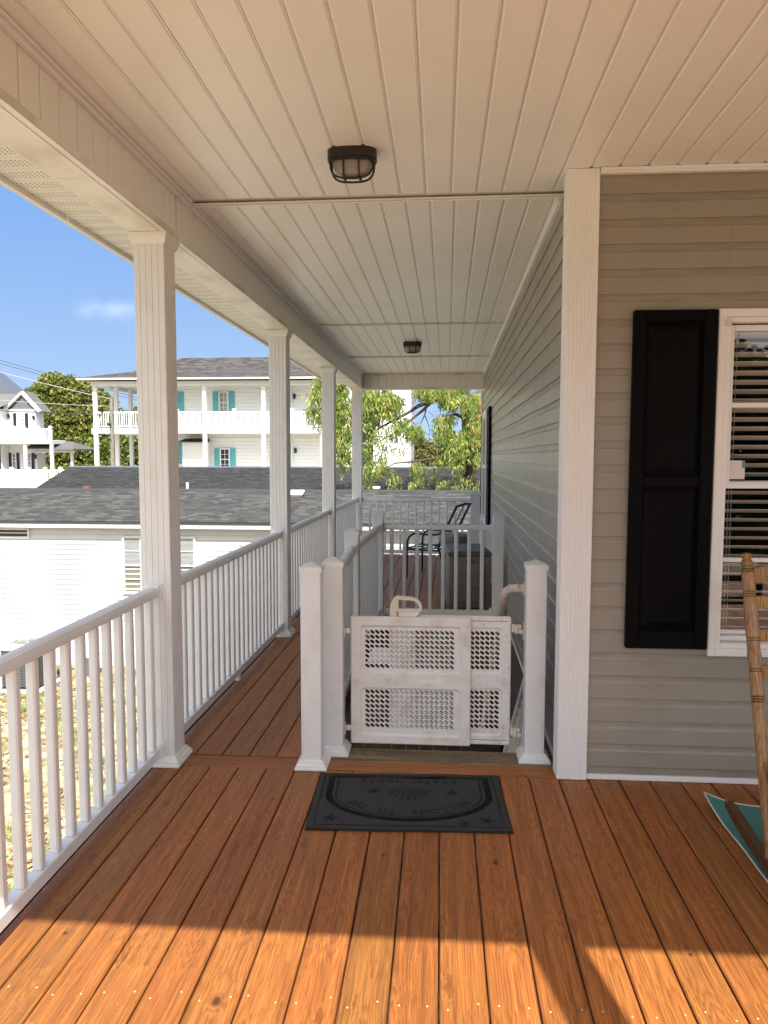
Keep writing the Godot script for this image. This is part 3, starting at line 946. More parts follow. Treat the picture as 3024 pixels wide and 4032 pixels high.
func house() -> void:
	var h := thing("beige_house", "beige lap-sided house wall with white fluted corner and black shutters", "house", Vector3(2.0, 0, -6.0))
	# walls behind the siding: front with a window opening, right, back; the walkway side
	var X0 := 1.300
	var X1 := 2.155
	var Y0 := 0.655
	var Y1 := 2.170
	var wz := -3.60
	var b := MB.new()
	b.box(Vector3(0.64, GROUND, wz - 0.10), Vector3(X0, CEIL, wz))
	b.box(Vector3(X1, GROUND, wz - 0.10), Vector3(5.6, CEIL, wz))
	b.box(Vector3(X0, GROUND, wz - 0.10), Vector3(X1, Y0, wz))
	b.box(Vector3(X0, Y1, wz - 0.10), Vector3(X1, CEIL, wz))
	b.box(Vector3(5.5, GROUND, -12.2), Vector3(5.6, CEIL, wz - 0.10))
	b.box(Vector3(0.8, GROUND, -12.3), Vector3(5.6, CEIL, -12.2))
	b.box(Vector3(0.8, -0.1, -12.2), Vector3(5.5, 0.0, wz - 0.10))
	part(h, "wall", b.mesh(), M.room)
	part(h, "room_ceiling", boxat(Vector3(0.64, CEIL, -12.3), Vector3(5.6, CEIL + 0.06, wz - 0.31)), M.room)
	var p := 0.1115
	for k in range(-1, 25):
		var y := 0.065 + p * k
		if y < 0.0: y = 0.0; 
		var top := y + p
		if k == -1:
			continue
		if top < Y0 or y > Y1:
			part(h, "siding_board", course(5.6 - 0.711, p, k, 0.0006), M.siding, Vector3(0.711, y, wz))
		else:
			part(h, "siding_board", course(X0 - 0.715, p, k, 0.0005), M.siding, Vector3(0.711, y, wz))
			part(h, "siding_board", course(5.6 - X1, p, k + 50, 0.0006), M.siding, Vector3(X1, y, wz))
	part(h, "siding_board", boxat(Vector3(0.711, 0.026, wz + 0.0005), Vector3(5.6, 0.0645, wz + 0.005)), M.siding)
	part(h, "base_trim", boxat(Vector3(0.711, 0.001, wz + 0.001), Vector3(5.6, 0.0255, wz + 0.020), 0.003), M.trim)
	var up := Transform3D(Basis(Vector3.RIGHT, -PI / 2), Vector3.ZERO)
	b = MB.new()
	b.extrude(fluted_corner(0.567, 0.709, 3.570, 3.690), 0.002, CEIL - 0.002, up)
	part(h, "corner_trim", b.mesh(), M.trim)
	# seams where two lengths of siding overlap
	for q in [[2.515, 1.30], [2.405, 1.295]]:
		part(h, "siding_seam", boxat(Vector3(q[1], q[0] + 0.002, wz + 0.012), Vector3(q[1] + 0.0012, q[0] + p * 0.64, wz + 0.0137)), M.siding)
	shutter(h, 0.372, 1.562, 0.784, Vector3(0.872, 0.654, wz + 0.015), Basis())
	shutter(h, 0.372, 1.562, 0.784, Vector3(2.215, 0.654, wz + 0.015), Basis())
	# double-hung window
	b = MB.new()
	ring_boards(b, 1.252, 2.203, 0.619, 2.221, 0.036, wz - 0.002, wz + 0.030, 0.003)
	ring_boards(b, 1.288, 2.167, 0.655, 2.185, 0.024, wz - 0.03, wz + 0.020, 0.003)
	var win := part(h, "window", b.mesh(), M.trim, Vector3.ZERO + base_of(h))
	win.position = -base_of(h)
	b = MB.new()
	ring_boards(b, 1.313, 2.142, 1.408, 2.155, 0.028, wz - 0.055, wz - 0.018, 0.003)
	b.cbox(Vector3(1.341, 1.779, wz - 0.050), Vector3(2.114, 1.802, wz - 0.030), 0.003)
	sub(win, "upper_sash", b.mesh(), M.trim)
	b = MB.new()
	ring_boards(b, 1.318, 2.137, 0.705, 1.440, 0.020, wz - 0.090, wz - 0.060, 0.003)
	b.cbox(Vector3(1.313, 1.405, wz - 0.030), Vector3(2.142, 1.428, wz - 0.010), 0.003)
	b.cbox(Vector3(1.338, 1.052, wz - 0.085), Vector3(2.117, 1.073, wz - 0.065), 0.003)
	sub(win, "lower_sash", b.mesh(), M.trim)
	b = MB.new()
	b.cbox(Vector3(1.312, 0.679, wz - 0.10), Vector3(2.143, 0.703, wz - 0.03), 0.003)
	b.cbox(Vector3(1.312, 0.664, wz - 0.10), Vector3(2.143, 0.676, wz - 0.008), 0.003)
	b.box(Vector3(1.30, 0.640, wz - 0.10), Vector3(2.155, 0.662, wz - 0.02))
	sub(win, "sill", b.mesh(), M.trim)
	sub(win, "pane", boxat(Vector3(1.339, 1.434, wz - 0.040), Vector3(2.116, 2.129, wz - 0.036)), M.glass)
	sub(win, "pane", boxat(Vector3(1.336, 0.723, wz - 0.077), Vector3(2.119, 1.422, wz - 0.073)), M.glass)
	sub(win, "sticker", boxat(Vector3(1.345, 1.448, wz - 0.0345), Vector3(1.414, 1.535, wz - 0.0335)), M.paper)
	sub(win, "sticker_edge", boxat(Vector3(1.400, 1.500, wz - 0.0334), Vector3(1.414, 1.535, wz - 0.0330)), M.teal_edge)
	sub(win, "sensor", boxat(Vector3(1.279, 2.141, wz + 0.0305), Vector3(1.302, 2.171, wz + 0.040), 0.003), M.ivory)
	var slat := boxm(Vector3(0.80, 0.0028, 0.050), 0.001)
	var y := 2.122
	while y > 0.70:
		sub(win, "blind_slat", slat, M.blind, Vector3(1.725, y, wz - 0.135), Basis(Vector3.RIGHT, -0.36))
		y -= 0.0437
	for x in [1.372, 1.386, 2.06]:
		b = MB.new()
		b.tube([Vector3(x, 2.13, wz - 0.108), Vector3(x - 0.001, 0.70, wz - 0.108)], [0.0011, 0.0011], 5)
		sub(win, "blind_cord", b.mesh(), M.blind)
	sub(win, "blind_rail", boxat(Vector3(1.325, 2.128, wz - 0.165), Vector3(2.125, 2.168, wz - 0.105), 0.003), M.blind)

	# the long wall beside the walkway
	var s := thing("beige_side_wall", "long beige lap-sided wall running beside the walkway", "wall", Vector3(0.7, 0, -8.0), "", true)
	part(s, "wall", boxat(Vector3(0.604, GROUND, -12.35), Vector3(0.72, CEIL, -3.72)), M.room)
	var turn := Basis(Vector3.UP, -PI / 2)
	for k in 25:
		var yy := 0.027 + 0.1135 * k
		part(s, "siding_board", course(8.63, 0.1135, k + 100, 0.0045), M.siding, Vector3(0.604, yy, -12.33), turn)
	part(s, "base_trim", boxat(Vector3(0.585, 0.001, -12.33), Vector3(0.603, 0.026, -3.72), 0.003), M.trim)
	part(s, "corner_trim", boxat(Vector3(0.575, 0.001, -12.43), Vector3(0.70, 2.62, -12.335), 0.004), M.trim)
	shutter(s, 0.42, 1.56, 0.78, Vector3(0.590, 0.645, -10.22), turn)
	shutter(s, 0.34, 1.56, 0.78, Vector3(0.590, 0.645, -12.06), turn)
	b = MB.new()
	ring_boards(b, 0, 1.26, 0, 1.61, 0.06, 0, 0.035, 0.004)
	ring_boards(b, 0.06, 1.20, 0.06, 1.55, 0.04, 0, 0.022, 0.004)
	b.cbox(Vector3(0.10, 0.79, 0), Vector3(1.16, 0.84, 0.024), 0.003)
	var hw := part(s, "window", b.mesh(), M.trim, Vector3(0.590, 0.600, -11.70), turn)
	sub(hw, "pane", boxat(Vector3(0.10, 0.10, 0.001), Vector3(1.16, 0.79, 0.006)), M.pane_dark)
	sub(hw, "pane", boxat(Vector3(0.10, 0.84, 0.001), Vector3(1.16, 1.51, 0.006)), M.pane_dark)

# ------------------------------------------------------------------ railings and posts
func along(p0: Vector3, p1: Vector3) -> Transform3D:
	var z := (p1 - p0).normalized()
	var x := Vector3.UP.cross(z).normalized()
	return Transform3D(Basis(x, z.cross(x), z), p0)

func railing(label: String, p0: Vector3, p1: Vector3, hall: bool, pitch := 0.119, first := -1.0) -> void:
	var t := thing("porch_railing", label, "railing", (p0 + p1) / 2, "white porch railings", hall)
	var l := p0.distance_to(p1)
	var f := along(p0, p1)
	var b := MB.new()
	b.extrude(PackedVector2Array([Vector2(-0.024, 0.862), Vector2(0.024, 0.862), Vector2(0.027, 0.868), Vector2(0.032, 0.870), Vector2(0.032, 0.886), Vector2(0.025, 0.903), Vector2(0.012, 0.912), Vector2(-0.012, 0.912), Vector2(-0.025, 0.903), Vector2(-0.032, 0.886), Vector2(-0.032, 0.870), Vector2(-0.027, 0.868)]), 0.0, l, f)
	part(t, "top_rail", b.mesh(), M.white)
	b = MB.new()
	b.extrude(PackedVector2Array([Vector2(-0.026, 0.052), Vector2(0.026, 0.052), Vector2(0.026, 0.097), Vector2(0.022, 0.101), Vector2(-0.022, 0.101), Vector2(-0.026, 0.097)]), 0.0, l, f)
	part(t, "bottom_rail", b.mesh(), M.white)
	var bal := boxm(Vector3(0.035, 0.762, 0.035), 0.006)
	var z := first
	if first < 0.0:
		var n := int(round(l / pitch)) - 1
		pitch = l / (n + 1)
		z = pitch
	while z < l - 0.03:
		part(t, "baluster", bal, M.white, f * Vector3(0, 0.4815, z), f.basis)
		z += pitch
	for e in [0.0, l]:
		var s := 1.0 if e == 0.0 else -1.0
		for r in [[0.845, 0.928, 0.044], [0.038, 0.125, 0.038]]:
			b = MB.new()
			b.cbox(Vector3(-r[2], r[0], minf(e, e + s * 0.008)), Vector3(r[2], r[1], maxf(e, e + s * 0.008)), 0.002, f)
			b.cbox(Vector3(-r[2] * 0.78, r[0] + 0.008, minf(e + s * 0.008, e + s * 0.026)), Vector3(r[2] * 0.78, r[1] - 0.010, maxf(e + s * 0.008, e + s * 0.026)), 0.004, f)
			part(t, "bracket", b.mesh(), M.white)
	# little block that keeps the bottom rail off the boards
	if l > 1.6:
		part(t, "foot_block", boxat(Vector3(-0.018, 0.001, l * 0.5 - 0.018), Vector3(0.018, 0.052, l * 0.5 + 0.018), 0.003), M.white, f.origin, f.basis)

func post(label: String, at: Vector3, hall: bool, foot := true, tall := 1.012) -> void:
	var t := thing("railing_post", label, "post", at, "", hall)
	part(t, "shaft", boxat(at + Vector3(-0.05, 0.002, -0.05), at + Vector3(0.05, tall - 0.022, 0.05), 0.003), M.post)
	var b := MB.new()
	square_rings(b, [Vector2(0.050, tall - 0.026), Vector2(0.0555, tall - 0.026), Vector2(0.0555, tall - 0.003), Vector2(0.053, tall), Vector2(0.0, tall + 0.022)], at)
	part(t, "cap", b.mesh(), M.post)
	if foot:
		b = MB.new()
		square_rings(b, [Vector2(0.080, 0.002), Vector2(0.080, 0.011), Vector2(0.075, 0.014), Vector2(0.074, 0.023), Vector2(0.064, 0.031), Vector2(0.062, 0.041), Vector2(0.054, 0.047), Vector2(0.0502, 0.047)], at)
		part(t, "base", b.mesh(), M.trim)

func railings() -> void:
	railing("white railing along the front deck up to the corner column", Vector3(-1.408, 0, -3.580), Vector3(-1.408, 0, -0.585), false, 0.1165, 0.071)
	railing("white railing between the deck corner column and the next walkway column", Vector3(-1.405, 0, -6.310), Vector3(-1.405, 0, -3.73), true)
	railing("white railing on the middle stretch of the walkway", Vector3(-1.400, 0, -8.955), Vector3(-1.400, 0, -6.46), true)
	railing("white railing on the last stretch before the far corner column", Vector3(-1.385, 0, -11.645), Vector3(-1.390, 0, -9.105), true)
	railing("white railing closing the far end of the walkway", Vector3(-1.295, 0, -11.73), Vector3(0.394, 0, -11.73), true)
	post("plain white post at the deck corner beside the black door mat", Vector3(-0.631, 0, -3.648), false)
	post("white post carrying the left hinges of the safety gate", Vector3(-0.546, 0, -3.827), false)
	post("white post carrying the right latches of the safety gate", Vector3(0.484, 0, -3.816), false)
	post("white post halfway along the stair opening railing", Vector3(-0.651, 0, -5.40), true, false)
	post("white post at the far left corner of the stair opening", Vector3(-0.616, 0, -7.07), true, false)
	post("white post at the far right corner of the stair opening by the wall", Vector3(0.514, 0, -7.10), true, false)
	railing("white railing along the stair opening, from gate post to middle post", Vector3(-0.648, 0, -5.348), Vector3(-0.585, 0, -3.88), true)
	railing("white railing along the stair opening, beyond the middle post", Vector3(-0.618, 0, -7.018), Vector3(-0.648, 0, -5.452), true)
	railing("white railing across the far end of the stair opening", Vector3(-0.564, 0, -7.09), Vector3(0.462, 0, -7.11), true, 0.1222, 0.075)
	# grooved half column with a cap where the end railing meets the house
	var at := Vector3(0.468, 0, -11.73)
	var t := thing("railing_post", "white grooved post with a flat cap at the house end of the far railing", "post", at, "", true)
	var b := MB.new()
	b.extrude(grooved(0.146, [-0.045, -0.015, 0.015, 0.045], 0.0028, 0.0028), 0.002, 0.96, Transform3D(Basis(Vector3.RIGHT, -PI / 2), at))
	part(t, "shaft", b.mesh(), M.post)
	b = MB.new()
	square_rings(b, [Vector2(0.074, 0.955), Vector2(0.092, 0.965), Vector2(0.092, 0.99), Vector2(0.080, 0.998), Vector2(0.080, 1.015), Vector2(0.0, 1.045)], at)
	part(t, "cap", b.mesh(), M.post)

func stairs() -> void:
	var t := thing("staircase", "grey timber stairs dropping away behind the safety gate", "stairs", Vector3(-0.03, GROUND, -5.5), "", true)
	for k in 9:
		var y := -0.185 * (k + 1)
		var z := -3.90 - 0.262 * k
		part(t, "tread", board_mesh(0.275, 1.02, 0.035, rng.randi() % TILES, rng.randf()), M.old, Vector3(-0.06, y, z - 0.135), Basis(Vector3.UP, PI / 2))
	for x in [-0.63, 0.46]:
		var b := MB.new()
		b.extrude(PackedVector2Array([Vector2(-3.90, -0.10), Vector2(-3.90, -0.42), Vector2(-6.30, -2.10), Vector2(-6.30, -1.76)]), -0.02, 0.02, Transform3D(Basis(Vector3(0, 0, 1), Vector3(0, 1, 0), Vector3(-1, 0, 0)), Vector3(x, 0, 0)))
		part(t, "stringer", b.mesh(), M.beamwood)
	part(t, "landing", boxat(Vector3(-0.66, -1.74, -7.05), Vector3(0.5, -1.70, -6.27)), M.old)
	# added boarding under the far deck, keeps the view through the gate slots dark
	var w := thing("added_dark_wall", "added dark boarding blocking the bright view under the deck beyond the stairs", "wall", Vector3(0.1, GROUND, -7.2), "", true)
	for i in 15:
		var x := -1.43 + 0.135 * i
		part(w, "board", boxat(Vector3(x, GROUND, -7.15), Vector3(x + 0.131, -0.44 if i == 5 or i == 6 else -0.28, -7.12), 0.003), M.beamwood)
	# sloping balusters beside the right hand of the stairs
	var r := thing("stair_railing", "white sloping railing on the wall side of the stairs", "railing", Vector3(0.49, -0.4, -4.8), "", true)
	var p0 := Vector3(0.492, 0.50, -3.88)
	var p1 := Vector3(0.492, -1.20, -6.28)
	var b2 := MB.new()
	var dir := along(p0, p1)
	b2.cbox(Vector3(-0.03, -0.02, 0), Vector3(0.03, 0.025, p0.distance_to(p1)), 0.006, dir)
	part(r, "top_rail", b2.mesh(), M.white)
	b2 = MB.new()
	b2.cbox(Vector3(-0.025, -0.02, 0), Vector3(0.025, 0.025, p0.distance_to(p1)), 0.004, Transform3D(dir.basis, dir.origin + Vector3(0, -0.66, 0)))
	part(r, "bottom_rail", b2.mesh(), M.white)
	var bal := boxm(Vector3(0.033, 0.64, 0.033), 0.004)
	for i in 17:
		var q := p0.lerp(p1, (i + 0.7) / 17.5)
		part(r, "baluster", bal, M.white, q + Vector3(0, -0.33, 0))
	# round handrail that turns into the post by the gate
	var h := thing("handrail", "worn off-white round handrail bending into the right gate post", "handrail", Vector3(0.34, 0.8, -4.0), "", true)
	b2 = MB.new()
	b2.tube([Vector3(0.432, 0.874, -3.868), Vector3(0.395, 0.876, -3.872), Vector3(0.362, 0.872, -3.885), Vector3(0.342, 0.850, -3.915), Vector3(0.335, 0.80, -3.975), Vector3(0.334, -0.85, -6.30)], [0.021, 0.021, 0.021, 0.021, 0.021, 0.021], 14)
	part(h, "rail", b2.mesh(), M.handrail)
	b2 = MB.new()
	b2.lathe([Vector2(0.0, -0.004), Vector2(0.036, -0.004), Vector2(0.036, 0.004), Vector2(0.024, 0.007), Vector2(0.0, 0.007)], 18, Transform3D(Basis(Vector3(0, 0, 1), PI / 2), Vector3(0.430, 0.870, -3.868)))
	part(h, "wall_flange", b2.mesh(), M.handrail)

# ------------------------------------------------------------------ safety gate
# plate of nx by ny cells, each with a slanted slot through it
func slotted(b: MB, x0: float, y1: float, nx: int, ny: int, c: float, z0: float, z1: float) -> void:
	var pts := PackedVector2Array()
	var axis := Vector2(0.5, -0.42).normalized()
	var nrm := Vector2(-axis.y, axis.x)
	for i in 7: pts.append(axis * c * 0.245 + (axis * cos(-PI / 2 + PI * i / 6) + nrm * sin(-PI / 2 + PI * i / 6)) * c * 0.285)
	for i in 7: pts.append(-axis * c * 0.245 + (axis * cos(PI / 2 + PI * i / 6) + nrm * sin(PI / 2 + PI * i / 6)) * c * 0.285)
	var h := c / 2
	var rim := PackedVector2Array()
	for p in pts:
		rim.append(p * (h / maxf(absf(p.x), absf(p.y))))
	for i in nx:
		for j in ny:
			var o := Vector2(x0 + c * (i + 0.5), y1 - c * (j + 0.5))
			for k in pts.size():
				var m := (k + 1) % pts.size()
				var a := o + pts[k]
				var d := o + pts[m]
				var ra := o + rim[k]
				var rd := o + rim[m]
				b.quad(Vector3(a.x, a.y, z1), Vector3(ra.x, ra.y, z1), Vector3(rd.x, rd.y, z1), Vector3(d.x, d.y, z1))
				b.quad(Vector3(d.x, d.y, z0), Vector3(rd.x, rd.y, z0), Vector3(ra.x, ra.y, z0), Vector3(a.x, a.y, z0))
				b.quad(Vector3(a.x, a.y, z0), Vector3(a.x, a.y, z1), Vector3(d.x, d.y, z1), Vector3(d.x, d.y, z0))
				var sa := rim[k]
				var sd := rim[m]
				if absf(absf(sa.x) - h) < 1e-5 and absf(absf(sd.y) - h) < 1e-5 or absf(absf(sa.y) - h) < 1e-5 and absf(absf(sd.x) - h) < 1e-5:
					var q := Vector2(sa.x if absf(absf(sa.x) - h) < 1e-5 else sd.x, sa.y if absf(absf(sa.y) - h) < 1e-5 else sd.y)
					if q.distance_to(sa) > 1e-5 and q.distance_to(sd) > 1e-5:
						var w := o + q
						b.tri(Vector3(ra.x, ra.y, z1), Vector3(w.x, w.y, z1), Vector3(rd.x, rd.y, z1))
						b.tri(Vector3(rd.x, rd.y, z0), Vector3(w.x, w.y, z0), Vector3(ra.x, ra.y, z0))

# rounded-corner rectangle, counter-clockwise
func rounded(x0: float, x1: float, y0: float, y1: float, r: float, seg := 4) -> PackedVector2Array:
	var p := PackedVector2Array()
	for q in [[x1 - r, y0 + r, -PI / 2], [x1 - r, y1 - r, 0.0], [x0 + r, y1 - r, PI / 2], [x0 + r, y0 + r, PI]]:
		for i in seg + 1:
			var a: float = q[2] + PI / 2 * i / seg
			p.append(Vector2(q[0] + r * cos(a), q[1] + r * sin(a)))
	return p

# flat ring between two loops of the same point count
func loop(b: MB, p: PackedVector2Array, zp: float, q: PackedVector2Array, zq: float) -> void:
	for i in p.size():
		var k := (i + 1) % p.size()
		b.quad(Vector3(p[i].x, p[i].y, zp), Vector3(p[k].x, p[k].y, zp), Vector3(q[k].x, q[k].y, zq), Vector3(q[i].x, q[i].y, zq))

# face of a gate leaf: rounded outline, two recessed windows
func leaf_face(b: MB, x0: float, x1: float, y0: float, y1: float, wins: Array, zf: float, zb: float, rec: float, r: float) -> void:
	var ch := 0.006
	loop(b, rounded(x0, x1, y0, y1, r), zb, rounded(x0, x1, y0, y1, r), zf - ch)
	loop(b, rounded(x0, x1, y0, y1, r), zf - ch, rounded(x0 + ch, x1 - ch, y0 + ch, y1 - ch, r), zf)
	# flat bars round the windows
	var w0: Rect2 = wins[0]
	var w1: Rect2 = wins[1]
	var ys := [y0 + ch, w1.position.y, w1.end.y, w0.position.y, w0.end.y, y1 - ch]
	for k in [0, 2, 4]:
		var ring := PackedVector2Array([Vector2(x0 + ch, ys[k]), Vector2(x1 - ch, ys[k]), Vector2(x1 - ch, ys[k + 1]), Vector2(x0 + ch, ys[k + 1])])
		if k == 0: ring = PackedVector2Array(Array(rounded(x0 + ch, x1 - ch, ys[0], ys[0] + 2 * r + 0.001, r)).filter(func(p): return p.y <= ys[0] + r + 0.0005)); 
		if k == 4: ring = PackedVector2Array(Array(rounded(x0 + ch, x1 - ch, ys[5] - 2 * r - 0.001, ys[5], r)).filter(func(p): return p.y >= ys[5] - r - 0.0005))
		if k == 0: ring = hull(ring, [Vector2(x0 + ch, ys[1]), Vector2(x1 - ch, ys[1])])
		if k == 4: ring = hull(ring, [Vector2(x0 + ch, ys[4]), Vector2(x1 - ch, ys[4])])
		var ix := Geometry2D.triangulate_polygon(ring)
		for i in range(0, ix.size(), 3):
			var a := ring[ix[i]]
			var c := ring[ix[i + 1]]
			var d := ring[ix[i + 2]]
			if (c - a).cross(d - a) < 0:
				var s := c
				c = d
				d = s
			b.tri(Vector3(a.x, a.y, zf), Vector3(c.x, c.y, zf), Vector3(d.x, d.y, zf))
	for w in [wins[0], wins[1]]:
		var wr: Rect2 = w
		b.quad(Vector3(x0 + ch, wr.position.y, zf), Vector3(wr.position.x, wr.position.y, zf), Vector3(wr.position.x, wr.end.y, zf), Vector3(x0 + ch, wr.end.y, zf))
		b.quad(Vector3(wr.end.x, wr.position.y, zf), Vector3(x1 - ch, wr.position.y, zf), Vector3(x1 - ch, wr.end.y, zf), Vector3(wr.end.x, wr.end.y, zf))
		# corners of the rounded recess, its sloping side and its floor round the slots
		var rd := rounded(wr.position.x, wr.end.x, wr.position.y, wr.end.y, 0.026)
		var cs := [Vector2(wr.end.x, wr.position.y), wr.end, Vector2(wr.position.x, wr.end.y), wr.position]
		for q in 4:
			for i in 4:
				var a := rd[q * 5 + i]
				var c := rd[q * 5 + i + 1]
				var d: Vector2 = cs[q]
				b.tri(Vector3(a.x, a.y, zf), Vector3(d.x, d.y, zf), Vector3(c.x, c.y, zf))
		var inn := rounded(wr.position.x + 0.012, wr.end.x - 0.012, wr.position.y + 0.012, wr.end.y - 0.012, 0.016)
		loop(b, rd, zf, inn, zf - rec)
		var hx0: float = wr.get_center().x
		var hole: Rect2 = wins[2] if w == wins[0] else wins[3]
		var flat := PackedVector2Array()
		for i in inn.size():
			flat.append(Vector2(clampf(inn[i].x, hole.position.x, hole.end.x), clampf(inn[i].y, hole.position.y, hole.end.y)))
		loop(b, inn, zf - rec, flat, zf - rec)

func hull(p: PackedVector2Array, more: Array) -> PackedVector2Array:
	for q in more: p.append(q)
	var h := Geometry2D.convex_hull(p)
	h.remove_at(h.size() - 1)
	return h

func text_mesh(s: String, size: float, depth: float, font_name := "Droid Sans", bold := true) -> TextMesh:
	var f := SystemFont.new()
	f.font_names = PackedStringArray([font_name])
	if bold: f.font_weight = 700
	var t := TextMesh.new()
	t.text = s
	t.font = f
	t.font_size = 48
	t.pixel_size = size / 48.0
	t.depth = depth
	t.curve_step = 2.0
	return t

func gate() -> void:
	var zf := -3.822
	var t := thing("safety_gate", "off-white plastic child safety gate with slotted windows between two posts", "gate", Vector3(-0.03, 0.05, zf - 0.02))
	var c := 0.0257
	var b := MB.new()
	var hx := -0.386
	var up_hole := Rect2(hx, 0.655 - c * 8, c * 18.5, c * 8)
	var n := 18
	up_hole = Rect2(hx, 0.655 - c * 8, c * n, c * 8)
	var lo_hole := Rect2(hx, 0.338 - c * 8, c * n, c * 8)
	leaf_face(b, -0.460, 0.162, 0.048, 0.724, [Rect2(-0.413, 0.426, 0.527, 0.254), Rect2(-0.413, 0.092, 0.527, 0.258), up_hole, lo_hole], zf, zf - 0.022, 0.009, 0.010)
	slotted(b, hx, 0.655, n, 8, c, zf - 0.013, zf - 0.009)
	slotted(b, hx, 0.338, n, 8, c, zf - 0.013, zf - 0.009)
	part(t, "main_panel", b.mesh(), M.gate)
	# sliding leaf behind it
	b = MB.new()
	var z2 := zf - 0.026
	var sx := -0.126
	var m := 17
	var uh := Rect2(sx, 0.653 - c * 8, c * m, c * 8)
	var lh := Rect2(sx, 0.340 - c * 8, c * m, c * 8)
	leaf_face(b, -0.258, 0.368, 0.050, 0.729, [Rect2(-0.150, 0.428, 0.478, 0.246), Rect2(-0.150, 0.098, 0.478, 0.256), uh, lh], z2, z2 - 0.020, 0.006, 0.012)
	slotted(b, sx, 0.653, m, 8, c, z2 - 0.010, z2 - 0.006)
	slotted(b, sx, 0.340, m, 8, c, z2 - 0.010, z2 - 0.006)
	part(t, "sliding_panel", b.mesh(), M.gate)
	part(t, "track_slot", boxat(Vector3(0.168, 0.704, z2 - 0.004), Vector3(0.352, 0.7065, z2 + 0.0006)), M.far_black)
	part(t, "track_slot", boxat(Vector3(0.168, 0.076, z2 - 0.004), Vector3(0.352, 0.0785, z2 + 0.0006)), M.far_black)
	# ribs in the middle pocket
	for x in [0.203, 0.244]:
		part(t, "rib", boxat(Vector3(x, 0.362, z2), Vector3(x + 0.0025, 0.420, z2 + 0.0025), 0.0008), M.gate)
	for y in [0.368, 0.392, 0.414]:
		part(t, "rib", boxat(Vector3(0.163, y, z2), Vector3(0.292, y + 0.0022, z2 + 0.0018), 0.0008), M.gate)
	var sc := MB.new()
	sc.lathe([Vector2(0.0035, 0.0), Vector2(0.003, 0.0012), Vector2(0.0, 0.0016)], 8, Transform3D(Basis(Vector3.RIGHT, PI / 2), Vector3.ZERO))
	var scm := sc.mesh()
	for q in [[0.206, 0.716], [0.318, 0.714], [0.228, 0.686], [0.340, 0.628], [0.358, 0.600], [0.358, 0.460], [0.358, 0.330], [0.336, 0.400], [0.358, 0.195], [0.336, 0.142], [0.232, 0.118], [0.180, 0.064], [0.315, 0.062]]:
		part(t, "screw", scm, M.screw, Vector3(q[0], q[1], z2))
	for q in [[-0.372, 0.388], [0.092, 0.382]]:
		part(t, "rivet", scm, M.gate, Vector3(q[0], q[1], zf))
	# handle on top
	b = MB.new()
	var lever := PackedVector2Array([Vector2(-0.257, 0.724), Vector2(-0.222, 0.724), Vector2(-0.222, 0.830), Vector2(-0.234, 0.826), Vector2(-0.250, 0.800), Vector2(-0.256, 0.770)])
	b.extrude(lever, zf - 0.024, zf - 0.004)
	part(t, "lever", b.mesh(), M.ivory)
	b = MB.new()
	var outer := [Vector2(-0.222, 0.752), Vector2(-0.093, 0.752), Vector2(-0.090, 0.775), Vector2(-0.098, 0.802), Vector2(-0.118, 0.821), Vector2(-0.146, 0.828), Vector2(-0.222, 0.834)]
	var inner := [Vector2(-0.212, 0.767), Vector2(-0.107, 0.767), Vector2(-0.106, 0.778), Vector2(-0.112, 0.793), Vector2(-0.126, 0.806), Vector2(-0.148, 0.811), Vector2(-0.212, 0.815)]
	for i in 7:
		var k := (i + 1) % 7
		for zz in [zf - 0.002, zf - 0.026]:
			var o1 := Vector3(outer[i].x, outer[i].y, zz)
			var o2 := Vector3(outer[k].x, outer[k].y, zz)
			var i1 := Vector3(inner[i].x, inner[i].y, zz)
			var i2 := Vector3(inner[k].x, inner[k].y, zz)
			if zz > zf - 0.01: b.quad(o1, o2, i2, i1)
			else: b.quad(i1, i2, o2, o1)
		b.quad(Vector3(outer[i].x, outer[i].y, zf - 0.026), Vector3(outer[k].x, outer[k].y, zf - 0.026), Vector3(outer[k].x, outer[k].y, zf - 0.002), Vector3(outer[i].x, outer[i].y, zf - 0.002))
		b.quad(Vector3(inner[i].x, inner[i].y, zf - 0.002), Vector3(inner[k].x, inner[k].y, zf - 0.002), Vector3(inner[k].x, inner[k].y, zf - 0.026), Vector3(inner[i].x, inner[i].y, zf - 0.026))
	part(t, "handle", b.mesh(), M.ivory)
	b = MB.new()
	b.extrude(PackedVector2Array([Vector2(-0.212, 0.726), Vector2(-0.124, 0.726), Vector2(-0.106, 0.742), Vector2(-0.104, 0.7515), Vector2(-0.212, 0.7515)]), zf - 0.022, zf - 0.006)
	part(t, "handle_base", b.mesh(), M.gate)
	# hinges on the left, latches on the right
	for y in [0.645, 0.128]:
		part(t, "hinge_plate", boxat(Vector3(-0.4955, y - 0.032, zf - 0.030), Vector3(-0.488, y + 0.024, zf + 0.012), 0.002), M.ivory)
		part(t, "hinge_pin", boxat(Vector3(-0.488, y - 0.014, zf - 0.022), Vector3(-0.4605, y + 0.014, zf - 0.002), 0.005), M.gate)
	for y in [0.672, 0.128]:
		part(t, "latch_plate", boxat(Vector3(0.426, y - 0.055, zf - 0.030), Vector3(0.4335, y + 0.034, zf + 0.010), 0.002), M.ivory)
		part(t, "latch_hook", boxat(Vector3(0.3685, y - 0.020, zf - 0.030), Vector3(0.384, y + 0.022, zf - 0.010), 0.003), M.ivory)
		b = MB.new()
		b.cbox(Vector3(0.384, y - 0.026, zf - 0.028), Vector3(0.400, y + 0.020, zf - 0.006), 0.003)
		b.cbox(Vector3(0.400, y + 0.000, zf - 0.028), Vector3(0.418, y + 0.020, zf - 0.006), 0.003)
		b.cbox(Vector3(0.402, y - 0.026, zf - 0.027), Vector3(0.426, y - 0.003, zf - 0.007), 0.003)
		part(t, "latch_body", b.mesh(), M.ivory)
